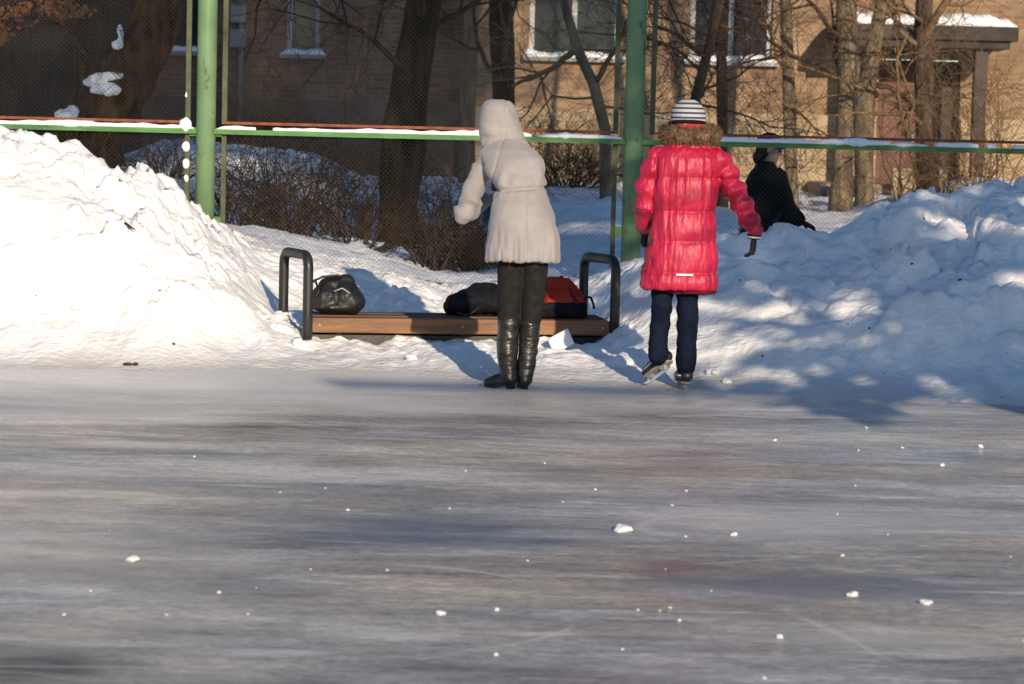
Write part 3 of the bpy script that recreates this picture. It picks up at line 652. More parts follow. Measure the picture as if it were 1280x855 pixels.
t1 = tree('massive old brown tree leaning right, snow lodged on its bole, beside the left green post',
     [(105,205,92),(112,175,90),(128,140,84),(158,95,78),(182,50,66),(200,0,58)], 27, M['bark_brown'], M['twig_dark'], 8.5, 12, 2.6, 3.0, forks=[(0, [(120,150,-.1,40),(105,60,-.3,10),(60,10,-.5,5)])] , rough=0.22, bark_n=22)
def snow_blob(name, pts, parent, voxel=0.015, d=0.045):
    mb = MB()
    for (c, rx, ry, rz) in pts: mb.ell(c, (rx,0,0), (0,ry,0), (0,0,rz), 14, 8)
    return fuse(name, mb, M['snow_cap'], parent, voxel, 2, lambda co, no: d * fbm(co[:,0]*9, co[:,1]*9, co[:,2]*9, 3, seed=2))
snow_blob('snow_patch', [(P(122,97,26.72), .11, .09, .045), (P(140,95,26.72), .12, .08, .04), (P(130,113,26.70), .13, .08, .06), (P(140,111,26.70), .10, .08, .045), (P(113,102,26.72), .06, .08, .03)], t1)
snow_blob('snow_patch', [(P(145,55,26.72), .06, .07, .05), (P(150,44,26.72), .02, .05, .10)], t1)
snow_blob('snow_patch', [(P(82,143,26.64), .10, .08, .05), (P(90,139,26.64), .06, .07, .06)], t1)
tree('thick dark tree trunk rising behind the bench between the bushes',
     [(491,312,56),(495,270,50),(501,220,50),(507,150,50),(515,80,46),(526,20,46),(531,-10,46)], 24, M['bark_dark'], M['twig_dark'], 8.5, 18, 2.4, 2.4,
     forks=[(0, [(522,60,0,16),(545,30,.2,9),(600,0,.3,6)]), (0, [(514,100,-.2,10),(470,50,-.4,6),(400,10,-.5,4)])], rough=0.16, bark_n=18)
tree('straight dark tree right behind the hooded woman', [(631,250,32),(631,160,30),(629,80,29),(626,0,27)], 34, M['bark_dark'], M['twig'], 9, 16, 2.2, 2.0, rough=0.1)
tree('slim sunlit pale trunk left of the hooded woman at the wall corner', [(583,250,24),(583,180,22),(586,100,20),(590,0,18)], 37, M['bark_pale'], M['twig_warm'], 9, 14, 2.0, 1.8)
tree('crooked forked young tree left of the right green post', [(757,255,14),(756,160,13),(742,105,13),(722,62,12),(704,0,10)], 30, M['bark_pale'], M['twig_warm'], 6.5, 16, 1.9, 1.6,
     forks=[(0, [(722,62,0,9),(690,85,.3,7),(640,108,.5,4)]), (0, [(742,105,0,8),(770,60,-.3,6),(800,10,-.4,4)])])
tree('slanting thin tree above the striped hat', [(866,235,13),(868,130,13),(882,75,13),(896,20,12),(902,-10,11)], 33, M['bark'], M['twig'], 7, 18, 2.0, 1.6, forks=[(0, [(882,75,0,7),(850,45,-.4,5),(815,30,-.6,3)])])
tree('upright dark slim tree just right of the striped hat', [(903,250,15),(903,160,14),(902,80,13),(897,0,12)], 36, M['bark_dark'], M['twig'], 7.5, 12, 1.8, 1.8)
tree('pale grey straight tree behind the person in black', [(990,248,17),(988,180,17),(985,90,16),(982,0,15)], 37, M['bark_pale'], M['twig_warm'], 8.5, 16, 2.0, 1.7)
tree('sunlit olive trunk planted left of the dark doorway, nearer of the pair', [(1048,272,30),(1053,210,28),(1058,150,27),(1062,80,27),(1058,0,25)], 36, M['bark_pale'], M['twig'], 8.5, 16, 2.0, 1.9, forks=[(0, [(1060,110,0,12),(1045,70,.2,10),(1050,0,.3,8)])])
tree('sunlit leaning trunk in front of the brown door, farther of the pair', [(1080,250,24),(1080,190,23),(1080,130,22),(1092,60,20),(1103,0,18)], 38, M['bark_pale'], M['twig'], 8.5, 16, 2.0, 1.9, forks=[(0, [(1084,105,0,9),(1115,110,.2,7),(1140,130,.3,5)])])
tree('rough grey tree forking under the canopy, right of the door', [(1160,245,28),(1159,190,27),(1157,130,26),(1154,70,24),(1152,40,23)], 35, M['bark'], M['twig_warm'], 7.5, 18, 1.9, 1.6,
     forks=[(0, [(1153,55,0,14),(1170,20,-.2,10),(1190,-10,-.3,8)]), (0, [(1153,60,0,8),(1125,40,-.2,6),(1108,0,-.3,4)]), (0, [(1150,230,-.3,5),(1128,150,-.4,4),(1120,80,-.5,4),(1135,40,-.4,3)]), (0, [(1145,225,-.3,4),(1135,170,-.5,4),(1142,130,-.5,3),(1118,60,-.4,3)])])
t = tree('leafy branched tree at the far left, red brown dead leaves clinging to its twigs', [(-120,230,40),(-118,100,36),(-115,0,33)], 24, M['bark_dark'], M['twig_dark'], 6, 10, 1.6, 2.3,
     forks=[(0, [(-117,60,0,12),(-40,25,-.2,8),(40,30,-.3,4),(95,32,-.3,2)]), (0, [(-60,30,0,8),(20,0,-.2,5),(90,-8,-.2,3)])])
lf = MB()
for k in range(420):
    a = random.choice([(10,22,34,18),(55,10,40,12),(85,15,28,14),(0,45,18,10),(-40,20,40,24)])
    c = P(random.gauss(a[0], a[2]*.5), random.gauss(a[1], a[3]*.5), 24 + random.uniform(-.6, .4))
    u = Vector((random.gauss(0,1), random.gauss(0,1), random.gauss(0,1))).normalized(); v = u.orthogonal().normalized(); s_ = random.uniform(.02, .045)
    lf.add([c - u*s_*1.3, c + v*s_*.6, c + u*s_*1.3, c - v*s_*.6], [(0,1,2,3)])
build('dead_leaves', lf, M['dry_leaf'], t)

def shrub(label, px, py, Y, wpx, hpx, n, twig, group='bare shrubs in the snow behind the fence', lean=0.0, dense=2, name='bare_shrub', rr=0.0115):
    c = P(px, py, Y); gz = ground_z(c.x, c.y); W = wpx * Y / FPX; Hh = hpx * Y / FPX
    root = thing(name, label, 'shrub', (c.x, c.y, gz), group)
    mb = MB()
    for k in range(n):
        a = random.uniform(0, 2 * math.pi); rr_ = random.random() ** .5
        p = Vector((c.x + math.cos(a) * W * .30 * rr_, c.y + math.sin(a) * min(W * .30, .7) * rr_, gz - 0.06))
        d = Vector((math.cos(a) * rr_ * W * .6 / Hh + random.gauss(lean, .3), math.sin(a) * .35 + random.gauss(0, .25), 1.0))
        branch(mb, p, d, random.uniform(.6, 1.2) * rr, Hh * random.uniform(.6, 1.15), dense, 0.7, 0.02, 4, 0.2, (3, 5), 0.0032)
    build('twigs', mb, twig, root, True)
    return root
shrub('tangled dark shrub right beside the left green post', 305, 290, 22.5, 90, 112, 30, M['twig_dark'])
shrub('tangled dark shrub behind the left bench arm', 372, 292, 23.5, 105, 118, 36, M['twig_dark'])
shrub('tangled dark shrub left of the thick dark trunk', 438, 300, 24.0, 95, 104, 30, M['twig_dark'])
shrub('thin low shrub right of the thick dark trunk', 548, 300, 24.5, 85, 98, 26, M['twig_dark'])
shrub('sparse low twigs in front of the tangled shrubs, nearest the left bench arm', 352, 312, 20.9, 90, 62, 16, M['twig_dark'])
shrub('sparse low twigs sprouting before the thick dark trunk', 452, 322, 20.9, 95, 60, 18, M['twig_dark'])
shrub('sparse low twigs between the thick dark trunk and the dense black shrub', 535, 340, 20.8, 75, 70, 18, M['twig_dark'])
shrub('dense black shrub under the hooded woman sleeve', 590, 330, 21.3, 78, 66, 70, M['twig_dark'], rr=0.010)
shrub('sparse shrub on the snow heap beside the massive old tree', 200, 235, 26.0, 85, 58, 26, M['twig_dark'])
shrub('tall thin shrub on top of the left snow heap', 330, 195, 28.5, 150, 62, 34, M['twig'])
shrub('broad brown shrub at the wall behind the hooded woman', 705, 232, 38.0, 125, 75, 80, M['twig'])
shrub('fan of warm brown shoots at the far right edge', 1225, 240, 33.0, 70, 180, 22, M['twig_warm'], lean=0.12, rr=0.014)
shrub('low thicket of warm shoots at the foot of the rough grey tree', 1180, 240, 34.0, 60, 75, 26, M['twig_warm'])
shrub('slender clump of shoots left of the rough grey tree', 1130, 240, 35.5, 34, 150, 9, M['twig_warm'], rr=0.012)
shrub('loose shrub against the lit wall right of the right green post', 940, 245, 38.5, 100, 140, 20, M['twig'], rr=0.012)

def spruce(label, x, y, h, r, seed, z0=1.0):
    random.seed(seed)
    root = thing('spruce_tree', label, 'tree', (x, y, -0.1), 'spruces right of the rink')
    mb = MB(); mb.tube([(x, y, -0.1), (x, y, h * .5), (x, y, h)], [0.28, 0.16, 0.02], 8); build('trunk', mb, M['bark_dark'], root, True)
    cb = MB(); z = z0
    while z < h - 0.3:
        rr = r * (1 - (z - z0) / (h - z0)) ** 0.75 + 0.15
        nb = int(8 + rr * 3.4)
        for k in range(nb):
            a = random.uniform(0, 6.283); L = rr * random.uniform(.7, 1.1); dx, dy = math.cos(a), math.sin(a)
            m = int(5 + L * 6)
            for q in range(m):
                t = (q + random.random()) / m; c = Vector((x + dx * L * t, y + dy * L * t, z - 0.28 * L * t + random.uniform(-.15, .15)))
                u = Vector((dx, dy, -.3)) * random.uniform(.12, .3); v = Vector((-dy, dx, random.uniform(-.7, .7))).normalized() * random.uniform(.05, .16)
                cb.add([c - u, c + v, c + u, c - v], [(0, 1, 2, 3)])
        z += random.uniform(.28, .42)
    build('crown', cb, M['needles'], root)
spruce('tall spruce nearest the rink edge right of the camera', 4.95, 7.0, 20, 1.75, 1, 2.9)
spruce('tall spruce second from the rink edge right of the camera', 7.3, 7.4, 21, 1.9, 2, 2.9)
def pine(label, x, y, h, zc, r, seed, lean=0.0):  # unseen pines, added so their high crowns shade the far left
    random.seed(seed)
    root = thing('shade_pine', label, 'tree', (x + lean, y, -0.1), 'pines added for shade behind the camera')
    mb = MB(); mb.tube([(x + lean, y, -0.1), (x + lean * .9, y, 3), (x + lean * .55, y, 6.5), (x, y, 10), (x, y + .1, h - 1)], [0.26, 0.24, 0.21, 0.18, 0.06], 10); build('trunk', mb, M['bark'], root, True)
    cb = MB(); bb = MB()
    for k in range(135):
        z = random.uniform(zc, h); f_ = (z - zc) / (h - zc); rr = r * (1 - .55 * f_) * random.uniform(.5, 1.0); a_ = random.uniform(0, 6.283)
        tip = Vector((x + math.cos(a_) * rr, y + math.sin(a_) * rr, z + random.uniform(-.1, .8))); st = Vector((x, y, z - .5))
        bb.tube([st, st.lerp(tip, .5) + Vector((0, 0, -.1)), tip], [.06, .04, .015], 4)
        for q in range(95):
            c = st.lerp(tip, random.uniform(.35, 1.05)) + Vector((random.gauss(0, .38), random.gauss(0, .38), random.gauss(0, .22)))
            u = Vector((random.gauss(0, 1), random.gauss(0, 1), random.gauss(0, 1))).normalized(); v = u.orthogonal().normalized()
            cb.add([c - u * .16, c + v * .07, c + u * .16, c - v * .07], [(0, 1, 2, 3)])
    build('branches', bb, M['bark'], root, True); build('crown', cb, M['needles'], root)
pine('tall pine added for shade behind the camera, nearer the rink middle', 6.5, -3.4, 20, 9.7, 4.9, 11, 2.2)
pine('tall pine added for shade behind the camera, farther to the side', 10.4, -3.0, 20, 10.6, 3.4, 12)
random.seed(21)

# ------------------------------------------------------------------ green mesh fence
YF = 19.0
fence = thing('mesh_fence', 'green steel post fence with wire mesh and a snowy rail behind the bench', 'fence', (-0.65, YF, 0.3))
def vline(px0, py0): p = P(px0, py0, YF); return p.x
for k, X in enumerate((-5.20, -2.175, 0.815, 3.84, 6.85)):
    g = ground_z(X, YF); mb = MB(); mb.tube([(X, YF, g - 0.3), (X, YF, 2.0), (X, YF, 5.0)], 0.0685, 24)
    po = build('post', mb, M['green'], fence, True)
    cp = MB(); cp.tube([(X, YF, 5.0), (X, YF, 5.03)], 0.075, 20); build('cap', cp, M['green_worn'], po, True)
    for zz in (0.75, 1.37, 2.6, 3.8):
        for sgn in (-1, 1):
            lug = MB(); lug.box(X + sgn*0.062 if sgn > 0 else X - 0.115, X + 0.115 if sgn > 0 else X - 0.062, YF - 0.012, YF + 0.012, zz - .03, zz + .03)
            build('lug', lug, M['green_worn'], po)
def chain(mb, x0, x1, z0, z1, y, s=0.033, r=0.0008):
    for sg, dy in ((1, 0.0018), (-1, -0.0018)):
        c = x0 - (z1 - z0) if sg > 0 else x0
        end = x1 if sg > 0 else x1 + (z1 - z0)
        while c < end:
            # line x = c + sg*(z-z0)
            if sg > 0: za, zb = max(z0, z0 + x0 - c), min(z1, z0 + x1 - c)
            else: za, zb = max(z0, z0 + c - x1), min(z1, z0 + c - x0)
            if zb - za > 0.02: mb.tube([(c + sg*(za - z0), y + dy, za), (c + sg*(zb - z0), y + dy, zb)], r, 3, False)
            c += s
ZR = 1.385
for X0, X1 in ((-5.20, -2.175), (-2.175, 0.815), (0.815, 3.84), (3.84, 6.85)):
    a, b = X0 + 0.11, X1 - 0.11
    up = MB(); chain(up, a, b, ZR + 0.05, 4.8, YF + 0.02)
    build('wire_mesh', up, M['wire'], fence)
    lo = MB(); chain(lo, a, b, 0.2, ZR - 0.02, YF + 0.02)
    build('wire_mesh', lo, M['wire'], fence)
    def bar(m, *q):
        fr = MB(); fr.box(*q); build('frame_bar', fr, m, fence)
    for u in (a, b - 0.035):
        bar(M['olive'], u, u + 0.035, YF, YF + 0.035, ZR + 0.062, 4.8)
        bar(M['olive'], u + 0.001, u + 0.034, YF + 0.001, YF + 0.034, 0.2, ZR - 0.013)
    bar(M['rust'], a, b, YF + 0.002, YF + 0.033, ZR + 0.042, ZR + 0.061); bar(M['rust'], a, b, YF + 0.002, YF + 0.033, 4.801, 4.83)
    rl = MB(); rl.box(X0 + 0.06, X1 - 0.06, YF - 0.045, YF + 0.05, ZR - 0.012, ZR + 0.006); rl.box(X0 + 0.06, X1 - 0.06, YF - 0.045, YF - 0.038, ZR - 0.028, ZR - 0.0125)
    r_ = build('rail', rl, M['green_worn'], fence)
    lumpy_strip('rail_snow', X0 + 0.08, X1 - 0.08, YF - 0.042, YF + 0.0, ZR + 0.006, 0.042, r_, seed=int(X0 * 10), gaps=0.38 if X0 < 0 else 0.6, step=0.03)
def rail_lump(px, w, h, seed):
    c = P(px, 172, YF); 
    return snow_blob('snow_lump', [((c.x + k * w * .3, YF - 0.02, ZR + h * .3 + 0.005), w * .3, .04, h * (.6 - .2 * abs(k))) for k in (-1, 0, 1)], fence, .008, .012)
rail_lump(233, .07, .09, 1); rail_lump(90, .30, .05, 2); rail_lump(707, .12, .05, 3); rail_lump(1070, .42, .06, 4); rail_lump(1130, .3, .03, 5)
fp = [((P(233, q, YF).x, YF - 0.01, P(233, q, YF).z), .018, .02, .03) for q in (117, 183, 205, 224)]
for q in fp: snow_blob('snow_crumb', [q], fence, .007, .02)

# unseen beam, added and cut to lay its shadow along the ice edge
opp = thing('shadow_frame', 'unseen green beam and posts added to shadow the ice edge', 'fence', (8.9, -2.9, 0))
HB = 5.5; YBm = 15.12 - HB / 0.305
mb = MB(); mb.box(3.85, 14, YBm - 0.05, YBm + 0.05, HB - 0.06, HB + 0.06); build('beam', mb, M['green'], opp)
for X in (8.2, 13.0):
    mb = MB(); mb.tube([(X, YBm, -0.1), (X, YBm, HB - 0.061)], 0.068, 14); build('post', mb, M['green'], opp, True)

# ------------------------------------------------------------------ bench and what lies on it
BF = Vector((-1.26, 16.62, 0)); BR = Vector((0.64, 16.98, 0))          # front legs
bd = (BR - BF).normalized(); bn = Vector((-bd.y, bd.x, 0)); DEP = 0.48
bench = thing('park_bench', 'wooden bench with two black tube arm loops, half sunk in snow', 'bench', (-0.31, 16.9, 0.0))
for c in (BF, BR):
    f, bk = c, c + bn * DEP
    bnl = bn; bn_ = (bn * DEP - bd * 0.10); bk = c + bn_; bn = bn_.normalized()
    pts = [f + Vector((0,0,-0.05)), f + Vector((0,0,0.30)), f + Vector((0,0,0.56))]
    for q in np.linspace(0, math.pi/2, 6): pts.append(f + bn * (0.075 * (1 - math.cos(q))) + Vector((0,0,0.565 + 0.075 * math.sin(q))))
    for q in np.linspace(math.pi/2, 0, 6): pts.append(bk - bn * (0.075 * (1 - math.cos(q))) + Vector((0,0,0.565 + 0.075 * math.sin(q))))
    pts += [bk + Vector((0,0,0.30)), bk + Vector((0,0,-0.05))]
    mb = MB(); mb.tube(pts, 0.031, 14); build('arm_loop', mb, M['black_metal'], bench, True); bn = bnl
def plank(name, s0, s1, d0, d1, z0, z1, m, lab=None, bev=0.006):
    mb = MB(); c = [BF + bd*s + bn*d for s, d in ((s0,d0),(s1,d0),(s1,d1),(s0,d1))]
    mb.add([(*p.xy, z0) for p in c] + [(*p.xy, z1) for p in c], [(0,3,2,1),(4,5,6,7),(0,1,5,4),(1,2,6,5),(2,3,7,6),(3,0,4,7)])
    o = build(name, mb, m, bench, bevel=bev)
    if lab: o['label'] = lab
    return o
LB = (BR - BF).length
plank('seat_plank', 0.03, LB - 0.03, 0.0, 0.125, 0.166, 0.258, M['bench_wood'])
plank('seat_plank', 0.03, LB - 0.03, 0.155, 0.28, 0.157, 0.265, M['bench_wood_dark'])
plank('seat_plank', 0.03, LB - 0.03, 0.31, 0.43, 0.158, 0.268, M['bench_wood_dark'])
for s_b in (0.075, LB - 0.075, LB * .5):
    c = BF + bd * s_b + bn * -0.004; mb = MB(); mb.tube([c + Vector((0,0,.212)) - bn*.004, c + Vector((0,0,.212)) + bn*.003], .011, 8); build('bolt', mb, M['grey_metal'], bench, True)
plank('under_bar', 0.03, LB - 0.03, 0.06, 0.12, 0.09, 0.152, M['black_metal'])
plank('under_bar', 0.03, LB - 0.03, 0.33, 0.39, 0.09, 0.155, M['black_metal'])
lp = MB(); a_, b_ = G(585, 432, .06), G(622, 432, .06)
lp.box(-0.30, 0.35, 17.02, 17.14, 0.02, 0.115)
tag(base_at(build('loose_board', lp, M['bench_wood'], None, bevel=.005), (0.02, 17.08, 0.02)), 'loose wooden board lying in the snow under the bench', 'board')

def S(px, d=0.2, z=0.266):                    # a point on the seat under image column px
    s = (px - 388) / (770 - 388) * LB; p = BF + bd * s + bn * d; return Vector((p.x, p.y, z))
# black handbag
b0 = S(428, .22); hb = thing('handbag', 'slouchy shiny black handbag with stiff strap at the left end of the bench', 'bag', b0)
mb = MB()
for (x, dx, zc, rx, ry, rz) in ((-.06,0,.10,.11,.12,.095),(.05,0,.11,.11,.13,.105),(.09,0,.08,.10,.13,.08),(-.02,0,.17,.10,.07,.07),(.05,0,.19,.07,.05,.06),(0,0,.05,.17,.13,.05)):
    c = b0 + bd * x + Vector((0, 0, zc)); mb.ell(c, bd * rx, bn * ry, (0, 0, rz))
fuse('body', mb, M['bag_black'], hb, .010, 3, lambda co, no: .012 * fbm(co[:,0]*14, co[:,1]*14, co[:,2]*10, 3, seed=4))
mb = MB(); mb.tube([b0 + bd*x + bn*d + Vector((0,0,z)) for x, d, z in ((.08,-.03,.22),(.0,-.04,.245),(-.09,-.05,.235),(-.15,-.06,.21),(-.17,-.07,.19))], .008, 6)
mb.tube([b0 + bd*x + bn*d + Vector((0,0,z)) for x, d, z in ((-.14,-.06,.21),(-.12,-.09,.15),(-.14,-.10,.11))], .007, 6); build('strap', mb, M['bag_black'], hb, True)
mb = MB(); mb.tube([b0 + bd*x + bn*-.125 + Vector((0,0,z)) for x, z in ((-.03,.15),(.02,.17),(.07,.14))], .006, 6); build('zip', mb, M['grey_metal'], hb, True)
# low dark bag
b1 = S(603, .25); lb = thing('soft_bag', 'low crumpled navy black bag lying on the bench left of the hooded woman', 'bag', b1)
mb = MB()
for (x, zc, rx, ry, rz) in ((-.10,.075,.085,.12,.070),(-.02,.09,.11,.13,.088),(.07,.11,.12,.13,.098),(.15,.09,.10,.13,.085),(-.15,.05,.05,.09,.045),(.03,.17,.08,.06,.035)):
    mb.ell(b1 + bd * x + Vector((0,0,zc)), bd*rx, bn*ry, (0,0,rz))
fuse('body', mb, M['bag_navy'], lb, .010, 2, lambda co, no: .014 * fbm(co[:,0]*12, co[:,1]*12, co[:,2]*16, 3, seed=9))
mb = MB(); mb.tube([b1 + bd*x + bn*-.13 + Vector((0,0,z)) for x, z in ((-.14,.03),(-.10,.01),(-.05,.02),(0,.06))], .007, 6); build('strap', mb, M['bag_black'], lb, True)
# red sports bag
b2 = S(704, .22); rbg = thing('sports_bag', 'red and black sports bag with dark red piping at the right end of the bench', 'bag', b2)
def bag_ring(z, hx, hy, cx=0.0, n=28, p=4.0):
    out = []
    for j in range(n):
        q = 2 * math.pi * j / n; c_, s_ = math.cos(q), math.sin(q)
        out.append(b2 + bd * (cx + hx * math.copysign(abs(c_) ** (2/p), c_)) + bn * (hy * math.copysign(abs(s_) ** (2/p), s_)) + Vector((0, 0, z)))
    return out
dz = lambda co, no: .008 * fbm(co[:,0]*12, co[:,1]*12, co[:,2]*12, 3, seed=12)
mb = MB(); mb.loft([bag_ring(z, hx*1.1, hy) for z, hx, hy in ((0.0,.165,.12),(.02,.178,.128),(.075,.180,.13),(.10,.172,.126))]); fuse('base', mb, M['bag_navy'], rbg, .009, 3, dz)
mb = MB(); mb.loft([bag_ring(z, hx*1.12, hy, cx) for z, hx, hy, cx in ((.085,.168,.122,0),(.12,.162,.12,-.003),(.17,.145,.095,-.012),(.225,.115,.05,-.025),(.25,.10,.028,-.03))]); fuse('body', mb, M['bag_red'], rbg, .009, 3, dz)
for xx, tl in ((-.075, -.02), (.03, .08)):
    mb = MB(); mb.tube([b2 + bd*(xx + tl*(1-t)) + bn*(-.135 + .125*t**1.2) + Vector((0,0,.09 + .16*t)) for t in np.linspace(0,1,7)] + [b2 + bd*xx + bn*.05 + Vector((0,0,.235)), b2 + bd*(xx+tl) + bn*.12 + Vector((0,0,.10))], .013, 8)
    build('piping', mb, M['bag_trim'], rbg, True)
mb = MB(); mb.tube([b2 + bd*x + bn*d + Vector((0,0,z)) for x, d, z in ((.15,-.05,.10),(.185,-.08,.135),(.205,-.10,.13),(.22,-.11,.09),(.225,-.11,.06))], .009, 6); build('strap', mb, M['bag_black'], rbg, True)
# paper leaning under the bench
pc = P(701, 431, 16.62); pc.z = max(pc.z, ground_z(pc.x, pc.y) + .062); mb = MB(); u = Vector((.062, .0, .035)); v = Vector((-.03, .03, .062))
n_ = 7; vs = []
for k in range(n_):
    for j in range(n_):
        a, b = k/(n_-1)*2-1, j/(n_-1)*2-1; vs.append(pc + u*a + v*b*.72 + Vector((0, -.012*(a*a) , 0)))
mb.add(vs, [(k*n_+j, k*n_+j+1, (k+1)*n_+j+1, (k+1)*n_+j) for k in range(n_-1) for j in range(n_-1)])
po = build('paper_sheet', mb, M['paper'], None, True); sd = po.modifiers.new('s','SOLIDIFY'); sd.thickness = .002
tag(base_at(po, pc - Vector((0,0,.06))), 'white sheet of paper leaning in the snow under the bench', 'paper')

# ------------------------------------------------------------------ people
def frame(fwd, up):
    f = Vector(fwd).normalized(); u = Vector(up); u = (u - f * u.dot(f)).normalized(); return f, u, f.cross(u)   # forward, up, right
def head(mb, c, fwd, up, s=1.0):
    f, u, r = frame(fwd, up); c = Vector(c)
    mb.ell(c + u*.02*s - f*.008*s, r*.076*s, f*.094*s, u*.100*s)
    mb.ell(c - u*.055*s + f*.022*s, r*.058*s, f*.068*s, u*.062*s)                     # jaw
    mb.limb([c + f*.088*s + u*.014*s, c + f*.102*s - u*.018*s], [.009*s, .015*s], n=10)  # nose
    mb.limb([c + f*.083*s - r*.034*s + u*.026*s, c + f*.087*s + r*.034*s + u*.026*s], [.012*s]*2, n=10)  # brow
    mb.limb([c + f*.083*s - r*.02*s - u*.052*s, c + f*.083*s + r*.02*s - u*.052*s], [.009*s]*2, n=8)     # lips
    mb.ell(c - u*.093*s + f*.072*s, r*.024*s, f*.018*s, u*.018*s, 10, 6)              # chin
    for q in (-1, 1): mb.ell(c + r*.077*s*q - u*.01*s - f*.005*s, r*.010*s, f*.020*s, u*.032*s, 10, 6)
def eyes(c, fwd, up, parent, s=1.0):
    f, u, r = frame(fwd, up)
    for q in (-1, 1):
        mb = MB(); mb.ell(Vector(c) + f*.081*s + r*.031*s*q + u*.004*s, r*.012*s, f*.012*s, u*.010*s, 10, 6); build('eye', mb, M['glove_dark'], parent, True)
def hand(mb, wr, d, pn, s=1.0, curl=0.5, side=1):
    """palm, four unequal bent fingers and a thumb off the side; d along the hand, pn the way the palm faces"""
    d = Vector(d).normalized(); pn = Vector(pn); pn = (pn - d * pn.dot(d)).normalized(); a = d.cross(pn) * side; wr = Vector(wr)
    mb.limb([wr, wr + d*.045*s, wr + d*.085*s], [.030*s, .039*s, .038*s], 0.45, pn, 12)
    for k, (off, L, r) in enumerate(((.030,.072,.0088),(.010,.082,.0092),(-.010,.076,.0088),(-.028,.060,.0078))):
        p = wr + d*.080*s + a*off*s; q = [p]; ang = 0.1
        for seg, fr in ((0,.45),(1,.32),(2,.25)):
            ang += curl * (.55, .8, .6)[seg]; dd = d*math.cos(ang) + pn*math.sin(ang) + a*off*1.2; q.append(q[-1] + dd.normalized()*L*fr*s)
        mb.limb(q, [r*1.1*s, r*1.05*s, r*.95*s, r*.8*s], n=9)
    p = wr + d*.028*s + a*.030*s
    mb.limb([p, p + (d*.6 + a*.75 + pn*.3).normalized()*.036*s, p + (d*.6 + a*.75 + pn*.3).normalized()*.036*s + (d*.9 + pn*.6 + a*.1).normalized()*.032*s], [.0125*s, .0115*s, .009*s], n=9)
def coat_loft(mb, rows, Y0, n=40, p=2.4):
    rings = []
    for py, l, r, dy, hd in rows:
        a, b = P(l, py, Y0 + dy), P(r, py, Y0 + dy); c = (a + b) / 2; hx = (b - a).length / 2; rr = []
        for j in range(n):
            q = 2*math.pi*j/n; cc, s_ = math.cos(q), math.sin(q)
            rr.append((c.x + hx*math.copysign(abs(cc)**(2/p), cc), c.y + hd*math.copysign(abs(s_)**(2/p), s_), c.z))
        rings.append(rr)
    mb.loft(rings)

# --- woman in the pale hooded coat
YW = 15.05; W = lambda px, py, dy=0.0: P(px, py, YW + dy)
wp = thing('person', 'woman in pale hooded coat, dark leggings and tall black boots bending over the bench', 'person', (W(645,487).x, YW, 0.0))
hc = W(624,160,.31); hf = Vector((-.74, .60, -.30)); hu = Vector((-.15, .35, 1))
sh_l, el_l, wr_l = W(607,198,.20), W(580,266,.22), W(610,247,.42)
sh_r, el_r, wr_r = W(668,198,.20), W(668,244,.36), W(640,256,.48)
mb = MB()
mb.limb([W(655,300,.02), W(651,240,.06), W(640,204,.17), W(634,186,.25)], [.12,.095,.10,.05], .72, (0,1,-.3))
mb.limb([W(634,180,.25), hc - Vector((0,0,.03))], [.05,.05]); head(mb, hc, hf, hu)
mb.limb([sh_l, el_l + Vector((.012,0,.008)), wr_l], [.034,.026,.022]); hand(mb, wr_l, (.8,.45,.25), (.2,.2,-1), 1.0, .6, -1)
mb.limb([sh_r, el_r, wr_r], [.034,.026,.022]); hand(mb, wr_r, (-.8,.3,-.1), (-.2,.1,-1), 1.0, .7, 1)
for hip, kn, an, toe in ((W(640,305,.0), W(637,395,.03), W(637,474,.02), W(612,481,.04)), (W(667,305,.0), W(663,395,.05), W(656,474,.04), W(655,480,.15))):
    mb.limb([hip, kn, an], [.068,.046,.032]); mb.limb([an, toe], [.03,.022])
body = fuse('body', mb, M['skin'], wp, .0062, 3); eyes(hc, hf, hu, body)
mb = MB()
coat_loft(mb, [(327,607,700,.0,.150),(322,606.5,700,.0,.158),(300,609,699,.005,.163),(275,612,695,.015,.155),(255,614,689,.03,.138),(243,616.5,684,.045,.122),(236,618,681.5,.052,.113),(228,614,682.5,.07,.120),(212,606,682,.11,.128),(198,602,679,.155,.128),(188,603,671,.19,.118),(180,612,657,.225,.09),(174,618,648,.25,.07)], YW, p=2.2)
mb.limb([W(615,196,.19), W(598,222,.2), W(583,264,.22)], [.068,.060,.054])
mb.limb([W(579,268,.215), W(591,262,.31), W(605,250,.40)], [.057,.050,.043])
mb.limb([W(656,198,.20), W(665,225,.29), W(664,243,.36)], [.070,.060,.054]); mb.limb([W(664,243,.36), W(652,250,.44)], [.054,.045])
zw = W(650,236,.05).z; zh = W(654,326,0).z; xc = W(660,300,0).x
